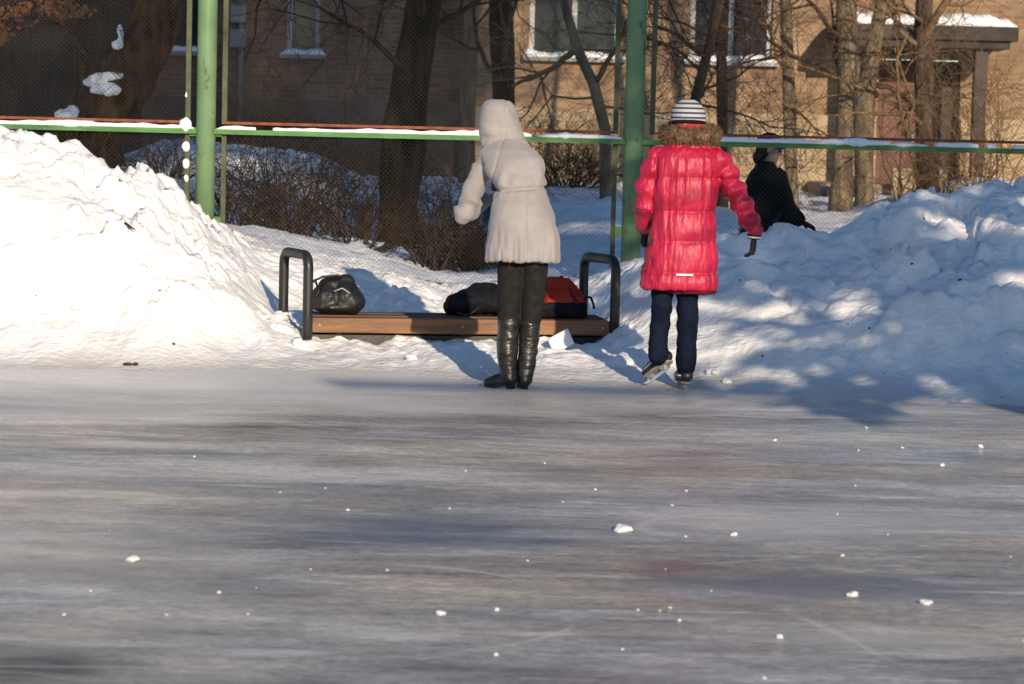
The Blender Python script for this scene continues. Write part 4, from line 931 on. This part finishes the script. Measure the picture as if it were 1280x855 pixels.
def wd(co, no):
    x, y, z = co.T
    d = -.016*np.exp(-((z - zw - .012*np.sin(x*9))/.011)**2) * (x > W(611,236,.05).x)
    lowf = ss(zw, zh, z)
    d = d + .014*lowf*ss(.25, 1, lowf)*fbm(x*26, y*26, z*2.2, 2, seed=41) + .008*fbm(x*6 + z*9, y*6, z*7, 2, seed=42) - .007*np.exp(-((x - W(612,210).x - .25*(z - zw))/.006)**2)*(no[:,1] < 0)*(z > zw + .03) + .007*np.exp(-((z - zw)/.09)**2)*np.sin(x*70 + 3*fbm(x*8, y*8, z*8, 2, seed=45))*ss(-.2,.4,fbm(x*9,y*9,z*5,2,seed=46)) + .007*np.sin((z*.8 - x*.55)*48 + 5*fbm(x*4, y*4, z*4, 2, seed=48))*ss(0,.45,fbm(x*4,y*4,z*5,2,seed=49))
    d = d - .006*np.exp(-((x - xc - .02*np.sin(z*5))/.007)**2)*(no[:,1] < 0)*(z < zw)
    d = d + .006*np.exp(-((z - zw)/.05)**2)*fbm(x*30, y*30, z*5, 2, seed=43)
    for sx in (626, 641, 675, 689): d = d - .008*np.exp(-((x - W(sx,320,0).x)/.005)**2)*ss(zh + .13, zh + .02, z)*(no[:,1] < 0)
    arm = x < W(606,230,.2).x
    return d + arm*(.006*fbm(x*9, y*9, z*16, 2, seed=44) + .006*np.sin((z*.9 + x*.4)*75 + 4*fbm(x*7, y*7, z*7, 2, seed=47))*ss(-.1,.4,fbm(x*8, y*8, z*8, 2, seed=50)) - .007*np.exp(-((z - zw - .05 + .3*(x - xc))/.008)**2))
coat = fuse('coat', mb, M['coat_pale'], wp, .0075, 4, wd)
mb = MB(); cb_ = [(237.5,617.5,682.5,.052,.1225),(234.5,617.3,682.6,.055,.1225)]
rings = []
for zz in (0, 1):
    py, l, r, dy, hd = cb_[zz]; a, b = P(l, py, YW + dy), P(r, py, YW + dy); c = (a + b)/2; hx = (b - a).length/2 + .004; hd += .004
    rings.append([(c.x + hx*math.copysign(abs(math.cos(q))**(2/2.2), math.cos(q)), c.y + hd*math.copysign(abs(math.sin(q))**(2/2.2), math.sin(q)), c.z) for q in (2*math.pi*j/48 for j in range(48))])
mb.loft(rings)
mb = MB()                                      # hood
f, u, r = frame(hf, hu)
coat_loft(mb, [(124,614,632,.30,.05),(127,606,639,.30,.085),(133,601.5,644,.30,.11),(143,598.5,648,.31,.122),(156,597,651,.31,.125),(168,597,655,.30,.12),(178,599,661,.28,.11),(187,604,666,.24,.09)], YW, p=2.2)
fo = np.array(f); hcn = np.array(hc)
def hcut(co):
    v = co - hcn; k = v @ fo; lat = v - k[:,None]*fo; return (k > .070) & (np.linalg.norm(lat, axis=1) < .105)
ho = fuse('hood', mb, M['coat_pale'], wp, .0075, 3, lambda co, no: .006*fbm(co[:,0]*9, co[:,1]*9, co[:,2]*6, 2, seed=51) + .005*np.sin((co[:,2]*.8 + co[:,0]*.5)*60 + 4*fbm(co[:,0]*6, co[:,1]*6, co[:,2]*6, 2, seed=52))*ss(0,.5,fbm(co[:,0]*7, co[:,1]*7, co[:,2]*7, 2, seed=53)) - .006*np.exp(-((co[:,0] - W(632,150).x)/.006)**2)*(no[:,1] < .2) - .008*np.exp(-((co[:,2] - W(632,172,.25).z)/.009)**2), hcut)
sd = ho.modifiers.new('s','SOLIDIFY'); sd.thickness = .012; sd.offset = -1
mb = MB(); mb.ell(hc + u*.03 - f*.012, r*.084, f*.094, u*.098); mb.ell(hc + r*.055 - u*.06 - f*.02, r*.03, f*.05, u*.09); mb.ell(hc - r*.055 - u*.06 - f*.02, r*.03, f*.05, u*.09)
fuse('hair', mb, M['hair'], wp, .007, 2)
def fold_z(a, f1, sd_): return lambda co, no: a*fbm(co[:,0]*f1*.4, co[:,1]*f1*.4, co[:,2]*f1, 3, seed=sd_)
mb = MB()
mb.limb([W(640,300,.0), W(636.5,360,.015), W(635.5,405,.02)], [.080,.068,.058]); mb.limb([W(669,300,.0), W(667.5,360,.02), W(662.5,405,.03)], [.080,.068,.056]); mb.ell(W(654,302,0), (.145,0,0), (0,.115,0), (0,0,.09))
fuse('leggings', mb, M['legging'], wp, .0075, 4, fold_z(.004, 26, 60))
def boot(top, mid, an, heel, toe, tw, sd_):
    mb = MB(); mb.limb([top, mid, an], [.064*tw, .060*tw, .046]); d = (toe - heel); d.z = 0; d.normalize(); s_ = Vector((-d.y, d.x, 0))
    mb.limb([an - Vector((0,0,.01)), an.lerp(toe, .5) - Vector((0,0,.005)), toe], [.046, .043, .030], .9, (0,0,1)); mb.limb([an, heel + Vector((0,0,.052))], [.044,.040])
    bo = fuse('boot', mb, M['boot'], wp, .007, 3, lambda co, no: .0075*fbm(co[:,0]*9, co[:,1]*9, co[:,2]*34, 3, seed=sd_))
    hb_ = MB(); hb_.loft([[heel + d*(.032*math.cos(q)*k) + s_*(.028*math.sin(q)*k) + Vector((0,0,z)) for q in (2*math.pi*j/14 for j in range(14))] for z, k in ((0,.8),(.03,.85),(.062,1.0))]); build('heel', hb_, M['boot'], bo, True)
    sb_ = MB(); t = toe.copy(); t.z = .012; h2 = heel + d*.05; h2.z = .03
    sb_.limb([h2, h2.lerp(t, .5) - Vector((0,0,.008)), t], [.034,.038,.028], .3, (0,0,1), 14); build('sole', sb_, M['boot'], bo, True)
boot(W(636,403,.02), W(634,440,.02), W(637,471,.015), Vector((W(638,487,.02).x, YW + .01, .0)), Vector((W(611,480,.06).x, YW + .04, .034)), 1.0, 70)
boot(W(662,403,.03), W(660,440,.035), W(656,471,.03), Vector((W(655,487,.03).x, YW + .02, .0)), Vector((W(652,480,.2).x, YW + .18, .034)), .93, 71)
# blue cloth in her hand
bc = wr_l + Vector((.04,.05,-.06)); mb = MB()
for k in range(4): mb.limb([bc + Vector((-.05 + k*.028, .01*k, .04)), bc + Vector((-.06 + k*.03, .015*(k%2), -.05)), bc + Vector((-.055 + k*.03, 0, -.10 + .015*k))], [.018,.022,.016], n=10)
bco = fuse('blue_cloth', mb, M['blue_cloth'], None, .007, 2, lambda co, no: .005*fbm(co[:,0]*30, co[:,1]*30, co[:,2]*15, 2, seed=80))
tag(base_at(bco, bc), 'bunched dark blue cloth held in the hooded woman hands', 'cloth')

# --- girl in the long red coat, on skates
YG = 15.2; Q = lambda px, py, dy=0.0: P(px, py, YG + dy)
gp = thing('person', 'girl on ice skates in long shiny red quilted coat, striped knit hat and dark jeans', 'person', (Q(845,488).x, YG, 0.0))
gc = Q(861,150,.03); gf = Vector((.12, 1, -.12)); gu = Vector((0, .1, 1))
sl_, el_, wl_ = Q(822,198,.02), Q(806,254,.05), Q(806,288,.19)
sr_, er_, wr_ = Q(896,198,.02), Q(921,244,.02), Q(943,290,.06)
mb = MB()
mb.limb([Q(855,340,.02), Q(857,262,.02), Q(860,205,.02), Q(861,182,.03)], [.12,.10,.115,.06], .72, (0,1,0))
mb.limb([Q(861,182,.03), Q(861,160,.03)], [.05,.05]); head(mb, gc, gf, gu, .95)
mb.limb([sl_, el_, wl_], [.04,.033,.024]); mb.limb([sr_, er_, wr_], [.04,.033,.024])
for hip, kn, an, toe in ((Q(830,345), Q(825,402,.02), Q(822,450,.0), Q(806,474,-.03)), (Q(860,345), Q(859,405,.02), Q(857,462,.0), Q(853,474,.12))):
    mb.limb([hip, kn, an], [.055,.042,.032])
body = fuse('body', mb, M['skin'], gp, .0065, 3); eyes(gc, gf, gu, body, .95)
mb = MB()
coat_loft(mb, [(361,801,895,.0,.155),(358,799.5,895.5,.0,.160),(352,800,896,.0,.162),(340,803,896,.0,.155),(320,808,896,.0,.148),(300,812.5,895,.0,.142),(280,815.5,894,.0,.135),(264,817,893.5,.0,.128),(250,816,895,.0,.132),(232,814,897,.0,.135),(214,814,899,.0,.132),(198,816,902,.0,.122),(188,824,896,.0,.105),(180,834,888,.01,.085),(172,842,880,.02,.07)], YG, p=2.3)
mb.limb([Q(824,199,.0), Q(812,226,.01), Q(807,256,.03)], [.072,.072,.066]); mb.limb([Q(807,256,.03), Q(807,272,.10), Q(808,283,.16)], [.066,.060,.046])
mb.limb([Q(896,199,.0), Q(911,224,.01), Q(922,246,.02)], [.070,.066,.060]); mb.limb([Q(922,246,.02), Q(935,270,.035), Q(942,284,.05)], [.060,.056,.045])
seam = [Q(855, y_).z for y_ in (183, 222, 264, 301, 340, 366)]
gx0, gx1 = Q(818,260).x, Q(896,260).x
def gd(co, no):
    x, y, z = co.T; d = np.zeros(len(x)); torso = (x > gx0 - .05) & (x < gx1 + .02)
    for a, b in zip(seam, seam[1:]):
        t = np.clip((a - z)/(a - b), 0, 1); inside = (z <= a) & (z > b)
        d = d + inside*.014*(np.sin(np.pi*t)**.45 - .6)*(1 + .6*fbm(x*7, y*7, z*7, 2, seed=89))
    edge = np.min([np.abs(z - s_) for s_ in seam], axis=0)
    g = fbm(x*40, y*40, z*3.4 + 7, 3, seed=90)
    d = d + torso*(.013*g*(1.15 - .5*ss(.0, .05, edge)))
    # sleeves: rings across the arm
    armr = x > gx1 + .015; arml = x < gx0 - .005
    sr = (x - gx1)*.45 - z
    d = d + armr*(.009*np.sin(sr*62) + .007*fbm(x*22, y*22, z*22, 2, seed=91) )
    d = d + arml*(.007*np.sin(z*55 + x*12) + .010*fbm(x*18, y*18, z*18, 2, seed=92))
    return d
zc = Q(850,358).z
fuse('coat', mb, M['coat_red'], gp, .0068, 3, gd)
mb = MB(); rings = []
for dz_, k in ((0.0,1.0),(-.03,.985),(-.045,.93)):
    rings.append([( (Q(850,362).x + .055) + (.155*k)*math.cos(q), YG + .0 + .13*k*math.sin(q), Q(850,366).z + dz_*.7 + .030) for q in (2*math.pi*j/30 for j in range(30))])
mb.loft(rings); fuse('coat_lining', mb, M['coat_lining'], gp, .008, 2, lambda co, no: .008*fbm(co[:,0]*20, co[:,1]*20, co[:,2]*4, 2, seed=93))
rf = MB(); rf.box(Q(843,342).x, Q(864,342).x, YG - .173, YG - .168, Q(855,342.8).z, Q(855,340.4).z); build('shine_strip', rf, M['skate_trim'], gp, bevel=.001)  # pale strip standing in for the white shine on the coat
mb = MB(); mb.ell(Q(862,160,.02), (.105,0,0), (0,.105,0), (0,0,.05)); mb.ell(Q(862,153,.03), (.095,0,0), (0,.10,0), (0,0,.03)); fuse('scarf', mb, M['scarf_red'], gp, .008, 2, lambda co, no: .006*fbm(co[:,0]*16, co[:,1]*16, co[:,2]*40, 2, seed=94))
# fur collar
mb = MB(); fc = Q(862,168,.02); pts = [fc + Vector((.125*math.cos(q), .09*math.sin(q), -.018*math.sin(q)*-1 + (.012 if math.sin(q) < 0 else 0))) for q in np.linspace(0, 2*math.pi, 25)]
mb.tube(pts, .044, 12); 
for q in np.linspace(-2.6, -.5, 7): mb.ell(fc + Vector((.12*math.cos(q), .085*math.sin(q), -.006 + random.uniform(-.01,.01))), (.042,0,0), (0,.04,0), (0,0,.05), 12, 8)
fo_ = fuse('fur_collar', mb, M['fur'], gp, .008, 2, lambda co, no: .008*fbm(co[:,0]*30, co[:,1]*30, co[:,2]*30, 2, seed=95))
hm = MB(); src = [(Vector(v.co) + gp.location, Vector(v.normal)) for v in fo_.data.vertices]
for k in range(5200):
    p, n_v = random.choice(src); L = random.uniform(.018, .036); t = n_v.orthogonal().normalized(); t.rotate(Matrix.Rotation(random.uniform(0, 6.28), 3, n_v))
    d = (n_v + Vector((random.gauss(0,.5), random.gauss(0,.5), random.gauss(-.35,.5)))).normalized(); hm.add([p - t*.0022, p + t*.0022, p + d*L], [(0,1,2)])
build('fur_hair', hm, M['fur'], fo_)
# striped hat
def mat_stripes():
    m = bpy.data.materials.new('striped_knit'); m.use_nodes = True; nt = m.node_tree; L = nt.links; b = nt.nodes['Principled BSDF']
    tc = node(nt, 'ShaderNodeTexCoord'); sp = node(nt, 'ShaderNodeSeparateXYZ'); L.new(tc.outputs['Object'], sp.inputs[0])
    a = node(nt, 'ShaderNodeMath', operation='MULTIPLY'); a.inputs[1].default_value = 1/.0265; L.new(sp.outputs[2], a.inputs[0])
    f_ = node(nt, 'ShaderNodeMath', operation='FRACT'); L.new(a.outputs[0], f_.inputs[0])
    r_ = node(nt, 'ShaderNodeValToRGB'); r_.color_ramp.interpolation = 'CONSTANT'; e = r_.color_ramp.elements
    e[0].position = 0; e[0].color = (.42,.42,.44,1); e[1].position = .55; e[1].color = (.045,.052,.085,1)
    L.new(f_.outputs[0], r_.inputs[0]); L.new(r_.outputs[0], b.inputs['Base Color']); b.inputs['Roughness'].default_value = .9
    nz = node(nt, 'ShaderNodeTexNoise'); nz.inputs['Scale'].default_value = 220; L.new(tc.outputs['Object'], nz.inputs['Vector'])
    bp = node(nt, 'ShaderNodeBump'); bp.inputs['Strength'].default_value = .6; bp.inputs['Distance'].default_value = .004; L.new(nz.outputs[0], bp.inputs['Height']); L.new(bp.outputs[0], b.inputs['Normal'])
    return m
mb = MB(); f, u, r = frame(gf, gu); hcg = Q(860,147,.02)
mb.ell(hcg + u*.005, r*.100, f*.104, u*.100); mb.ell(Q(860,152,.02), r*.103, f*.106, u*.03)
zcut = Q(860,154.5,.02).z
fuse('striped_hat', mb, mat_stripes(), gp, .007, 2, lambda co, no: .003*fbm(co[:,0]*14, co[:,1]*14, co[:,2]*14, 2, seed=96), lambda co: co[:,2] < zcut)
mb = MB(); mb.tube([hcg + r*(.102*math.cos(q)) + f*(.105*math.sin(q)) + Vector((0,0,zcut - hcg.z)) for q in np.linspace(0, 2*math.pi, 33)], .010, 8); build('hat_band', mb, M['bag_navy'], gp, True)
mb = MB(); mb.limb([Q(830,338), Q(826,395,.015), Q(823,428,.0), Q(823,445,.0)], [.066,.057,.054,.059]); mb.limb([Q(860,338), Q(859,400,.015), Q(858,436,.0), Q(857,456,.0)], [.066,.059,.056,.061]); mb.ell(Q(846,338), (.135,0,0), (0,.10,0), (0,0,.07))
fuse('jeans', mb, M['jeans'], gp, .0075, 3, fold_z(.010, 22, 97))
def skate(heel, toe, up, sd_):
    """boot with white tongue, black shell, holders and a steel blade under the sole; heel, toe: sole ends"""
    d = (toe - heel).normalized(); u = Vector(up); u = (u - d*u.dot(d)).normalized(); s_ = d.cross(u); L = (toe - heel).length
    mb = MB(); mb.limb([heel + u*.045, heel + d*.10 + u*.042, toe + u*.032 - d*.03], [.040,.040,.030], .9, u); mb.limb([heel + u*.05 + d*.02, heel + u*.12 + d*.03], [.041,.043])
    so2 = fuse('ice_skate', mb, M['skate_black'], gp, .0065, 3)
    mb = MB(); mb.tube([heel + u*.128 + d*.032 + (d*math.cos(q) + s_*math.sin(q))*.040 for q in np.linspace(0, 2*math.pi, 21)], .013, 8); build('cuff', mb, M['skate_trim'], so2, True)
    for q in (-1, 1):
        mb = MB(); mb.tube([heel + u*.045 - d*.012 + s_*.036*q, heel + d*.09 + u*.04 + s_*.041*q, toe + u*.035 - d*.03 + s_*.03*q], .0045, 6); build('piping', mb, M['skate_trim'], so2, True)
    mb = MB(); mb.limb([heel + u*.006, heel + d*L*.5 + u*.006, toe + u*.006 - d*.03], [.034,.038,.028], .22, u, 14); build('sole', mb, M['grey_metal'], so2, True)
    for k in (.18, .72):
        c = heel + d*L*k; mb = MB(); mb.loft([[c + d*(a*.022*w_) + s_*(b*.014*w_) + u*z for a, b in ((-1,-1),(1,-1),(1,1),(-1,1))] for z, w_ in ((0,1.0),(-.022,.6))]); build('holder', mb, M['grey_metal'], so2)
    mb = MB(); prof = [(-.02,-.022),(.0,-.036),(L*.5,-.040),(L*.9,-.036),(L+.01,-.020),(L*.7,-.018),(L*.3,-.018)]
    A = [heel + d*a + u*b + s_*.0022 for a, b in prof]; B = [heel + d*a + u*b - s_*.0022 for a, b in prof]; n2 = len(prof)
    mb.add(A + B, [tuple(range(n2)), tuple(reversed(range(n2, 2*n2)))] + [(j, j + n2, (j+1) % n2 + n2, (j+1) % n2) for j in range(n2)]); build('blade', mb, M['steel'], so2)
skate(Vector((Q(834,462,.0).x, YG + .00, .150)), Vector((Q(806,470,.05).x, YG + .13, .045)), (.5, -.35, 1), 1)
hr_ = Vector((Q(857,484,.0).x, YG - .01, .041)); skate(hr_, hr_ + Vector((-.035, .21, .0)), (0.05, 0, 1), 2)
def glove(wr, d, pn, side, curl):
    mb = MB(); hand(mb, wr, d, pn, .86, curl, side); go = fuse('glove', mb, M['glove_dark'], gp, .0055, 2)
    dd = Vector(d).normalized(); cb = MB(); cb.tube([wr - dd*.035, wr - dd*.012, wr + dd*.012], [.041,.040,.034], 14); build('cuff', cb, M['glove_dark'], go, True)
    for k in (-.028, -.004):
        st = MB(); st.tube([wr + dd*k, wr + dd*(k + .010)], [.0425,.0418], 14); build('stripe', st, M['white_knit'], go, True)
glove(Q(942.5,296,.055), (-.05,.05,-1), (-.85,.4,0), 1, .6)
glove(Q(807,287,.17), (-.10,.25,-1), (.8,.4,0), -1, .55)

# --- stooping person in black behind the fence
YP = 22.0; K_ = lambda px, py, dy=0.0: P(px, py, YP + dy)
gz3 = ground_z(K_(960,290).x, YP)
kp = thing('person', 'stooping person in black jacket and cap behind the snow bank, one arm reaching out', 'person', (K_(955,290).x, YP, gz3))
pc_ = K_(963,186,-.02); pf = Vector((1, -.12, -.28)); pu = Vector((.25, 0, 1))
mb = MB(); sR, eR, wR = K_(975,222,-.12), K_(985,255,-.12), K_(1000,276,-.12); sL, eL, wL = K_(962,222,.18), K_(978,262,.2), K_(990,290,.2)
mb.limb([K_(944,290,.0), K_(950,255,.02), K_(958,220,.02), K_(960,206,.0)], [.14,.13,.13,.06], .8, (0,1,0)); mb.limb([K_(960,208,.0), K_(962,194,-.01)], [.052,.05]); head(mb, pc_, pf, pu, .98)
mb.limb([sR, eR, wR], [.045,.036,.026]); mb.limb([sL, eL, wL], [.045,.036,.026])
for a in (-.10, .10):
    hp_ = K_(944,292,a); mb.limb([hp_, Vector((hp_.x + .12, hp_.y, (hp_.z + gz3)/2 + .02)), Vector((hp_.x - .02, hp_.y, gz3 + .03))], [.075,.055,.04]); mb.limb([Vector((hp_.x - .02, hp_.y, gz3 + .03)), Vector((hp_.x + .14, hp_.y, gz3 + .02))], [.036,.03])
body = fuse('body', mb, M['skin'], kp, .008, 3); eyes(pc_, pf, pu, body, .98)
mb = MB(); coat_loft(mb, [(300,922,966,.02,.20),(285,925,968,.02,.20),(265,928,976,.02,.20),(245,929,980,.02,.20),(228,932,980,.02,.20),(215,938,975,.02,.19),(207,945,971,.02,.13),(201,951,968,.01,.09)], YP, p=2.3)
mb.limb([K_(972,222,-.10), K_(978,242,-.13), K_(985,258,-.14)], [.085,.08,.072]); mb.limb([K_(985,258,-.14), K_(999,275,-.14)], [.07,.052]); mb.limb([K_(962,222,.16), K_(970,250,.2), K_(985,285,.2)], [.085,.078,.06])
fuse('jacket', mb, M['black_cloth'], kp, .010, 3, lambda co, no: .012*fbm(co[:,0]*8, co[:,1]*8, co[:,2]*11, 3, seed=101))
mb = MB(); coat_loft(mb, [(296,931,957,-.16,.09),(280,930,956,-.16,.09),(262,930,948,-.15,.09),(245,932,942,-.13,.08)], YP); fuse('jacket_panel', mb, M['maroon'], kp, .010, 3)
mb = MB()
for a in (-.10, .10):
    hp_ = K_(944,288,a); mb.limb([hp_, Vector((hp_.x + .12, hp_.y, (hp_.z + gz3)/2 + .02)), Vector((hp_.x - .02, hp_.y, gz3 + .06))], [.105,.085,.075])
fuse('trousers', mb, M['black_cloth'], kp, .010, 3)
f, u, r = frame(pf, pu)
mb = MB(); mb.ell(pc_ + u*.055 - f*.008, r*.094, f*.108, u*.075); mb.tube([pc_ + u*.04 - f*.008 + r*(.094*math.cos(q)) + f*(.108*math.sin(q)) for q in np.linspace(0, 2*math.pi, 25)], .016, 8); fuse('cap', mb, M['black_cloth'], kp, .009, 2)
mb = MB(); mb.ell(pc_ - f*.045 - u*.02, r*.085, f*.07, u*.085); mb.ell(pc_ - f*.07 - u*.09, r*.07, f*.05, u*.06); fuse('hair', mb, M['hair'], kp, .009, 2)
mb = MB(); hand(mb, wR, (.9,0,-.45), (0,0,-1), 1.15, .25, 1); fuse('glove', mb, M['glove_dark'], kp, .006, 2)
mb = MB(); hand(mb, wL, (.6,0,-.8), (.5,0,-.8), 1.1, .4, -1); fuse('glove', mb, M['glove_dark'], kp, .006, 2)
for a in (-.10, .10):
    hp_ = K_(944,292,a); mb = MB(); mb.limb([Vector((hp_.x - .04, hp_.y, gz3 + .04)), Vector((hp_.x + .16, hp_.y, gz3 + .035))], [.05,.04], .8, (0,0,1)); build('boot', mb, M['boot'], kp, True)

# ------------------------------------------------------------------ snow crumbs, lumps, twigs
random.seed(5)
def chunk_mesh(seed, r=1.0):
    bm = bmesh.new(); bmesh.ops.create_icosphere(bm, subdivisions=3, radius=1.0)
    for v in bm.verts:
        n = v.co.normalized()
        f_ = .72 + .45*mnoise.noise(n*1.3 + Vector((seed*7.1, 0, 0))) + .22*mnoise.noise(n*3.1 + Vector((0, seed*3.3, 0))) + .08*mnoise.noise(n*8 + Vector((0,0,seed)))
        v.co = n*f_; v.co.z *= .8
        if v.co.z < -.35: v.co.z = -.35
    me = bpy.data.meshes.new('snow_chunk'); bm.to_mesh(me); bm.free(); me.materials.append(M['snow_cap'])
    for p in me.polygons: p.use_smooth = True
    return me
CM = [chunk_mesh(k) for k in range(6)]
def chunk(px, py, wpx, label, group, z=None, name='snow_chunk', Y=None):
    if Y is not None: p = P(px, py, Y)
    else: p = G(px, py, 0.0)
    s_ = wpx * p.y / FPX / 2 * 1.25
    o = bpy.data.objects.new(name, random.choice(CM)); C.objects.link(o)
    gz = 0 if Y is None else ground_z(p.x, p.y)
    o.location = (p.x, p.y, gz + s_ * .16); o.scale = (s_, s_, s_ * random.uniform(.75, .95)); o.rotation_euler = (0, 0, random.uniform(0, 6.28))
    return tag(o, label, 'snow chunk', group)
chunk(778, 664, 22, 'largest white snow chunk alone in the middle of the ice', None)
chunk(1066, 745, 14, 'round white snow chunk on the right ice, left one of two', None)
chunk(1158, 755, 15, 'wedge shaped snow chunk near the right edge of the ice', None)
chunk(975, 797, 10, 'small round snow chunk nearest the camera at right', None)
chunk(551, 768, 12, 'small snow chunk beside a pale scratch in front of the woman', None)
chunk(165, 701, 16, 'flat snow chunk alone on the left ice', None)
chunk(917, 669, 9, 'small double crumb right of the largest snow chunk', None)
for (a, b, c) in [(621,763,8),(274,741,6),(968,551,6),(1226,559,8),(1178,582,7),(243,571,4),(435,638,5),(620,819,7),(113,739,5),(80,769,5),(208,769,4),(484,713,4),(744,612,4),(858,614,4),(840,632,4),(1053,695,5),(1083,535,5),(797,763,5),(838,760,5),(849,776,6),(703,628,4),(857,671,4),(388,712,4),(582,589,4),(1046,643,4),(562,636,4),(1128,470+90,4),(778,812,5),(310,768,4),(955,848,6)]:
    chunk(a, b, c, 'tiny white snow crumb scattered on the grey ice', 'tiny snow crumbs on the ice')
for k in range(14):
    chunk(random.uniform(0,1280), 520 + 330*random.random(), random.uniform(2.2,3.6), 'tiny white snow crumb scattered on the grey ice', 'tiny snow crumbs on the ice')
for (a, b, Y, c, lab) in [(350,368,16.95,22,'round snow lump lodged beneath the left bench arm'),(352,398,16.72,26,'broken snow lump at the foot of the left bank beside the bench'),(374,412,16.5,22,'snow lump against the front left bench leg'),(330,395,16.8,14,'small snow lump left of the bench on the bank edge'),(515,441,16.2,16,'snow lump standing in front of the bench shadow'),(893,457,15.7,20,'snow lump right of the right skate, upper one'),(908,470,15.5,14,'snow lump right of the right skate, lower one')]:
    chunk(a, b, c, lab, None, Y=Y, name='snow_lump')
def on_bank(px, py):
    """where the line of sight meets the snow"""
    Ys = np.arange(14.5, 19.0, .005); d = ray(px, py); T = Ys / d.y
    zz = HN(d.x * T, Ys)[0]; hit = np.nonzero(zz >= CAMZ + d.z * T)[0]
    if len(hit): return P(px, py, float(Ys[hit[0]]))
    return P(px, py, 17)
p = on_bank(160, 285); mb = MB(); mb.tube([p + Vector((-.04,-.02,.03)), p + Vector((-.01,-.03,.028)), p + Vector((.05,-.03,-.01))], [.010,.009,.004], 6)
tag(base_at(build('stick', mb, M['twig_dark'], None, True), p), 'short dark stick stuck in the sunny left snow bank', 'stick')
p = on_bank(163, 457); mb = MB(); mb.ell(p + Vector((-.015,0,.008)), (.03,0,0), (0,.02,0), (0,0,.010), 10, 6); mb.ell(p + Vector((.03,0,.010)), (.018,0,0), (0,.015,0), (0,0,.010), 10, 6)
tag(base_at(build('dirt_clod', mb, M['dirt'], None, True), p), 'dark dirt clod at the foot of the left snow bank', 'dirt clod')
cl = bpy.data.meshes.new('dirt_clod'); bm = bmesh.new(); bmesh.ops.create_icosphere(bm, subdivisions=2, radius=1)
for v in bm.verts: v.co *= .7 + .5*mnoise.noise(v.co*1.7)
bm.to_mesh(cl); bm.free(); cl.materials.append(M['dirt'])
for (a, b) in [(1087,410),(953,445),(983,390),(1105,467),(1258,441),(905,418),(1252,497),(845,408),(1060,405),(1200,350),(925,350),(200,363),(217,430),(322,420),(140,425),(45,370),(1140,330)]:
    p = on_bank(a, b); o = bpy.data.objects.new('dirt_clod', cl); C.objects.link(o); o.location = p; s_ = random.uniform(.006,.014); o.scale = (s_*1.4, s_, s_*.8); o.rotation_euler = (0,0,random.uniform(0,6))
    tag(o, 'tiny dark dirt speck sitting on the snow banks', 'dirt clod', 'dirt specks on the snow banks')
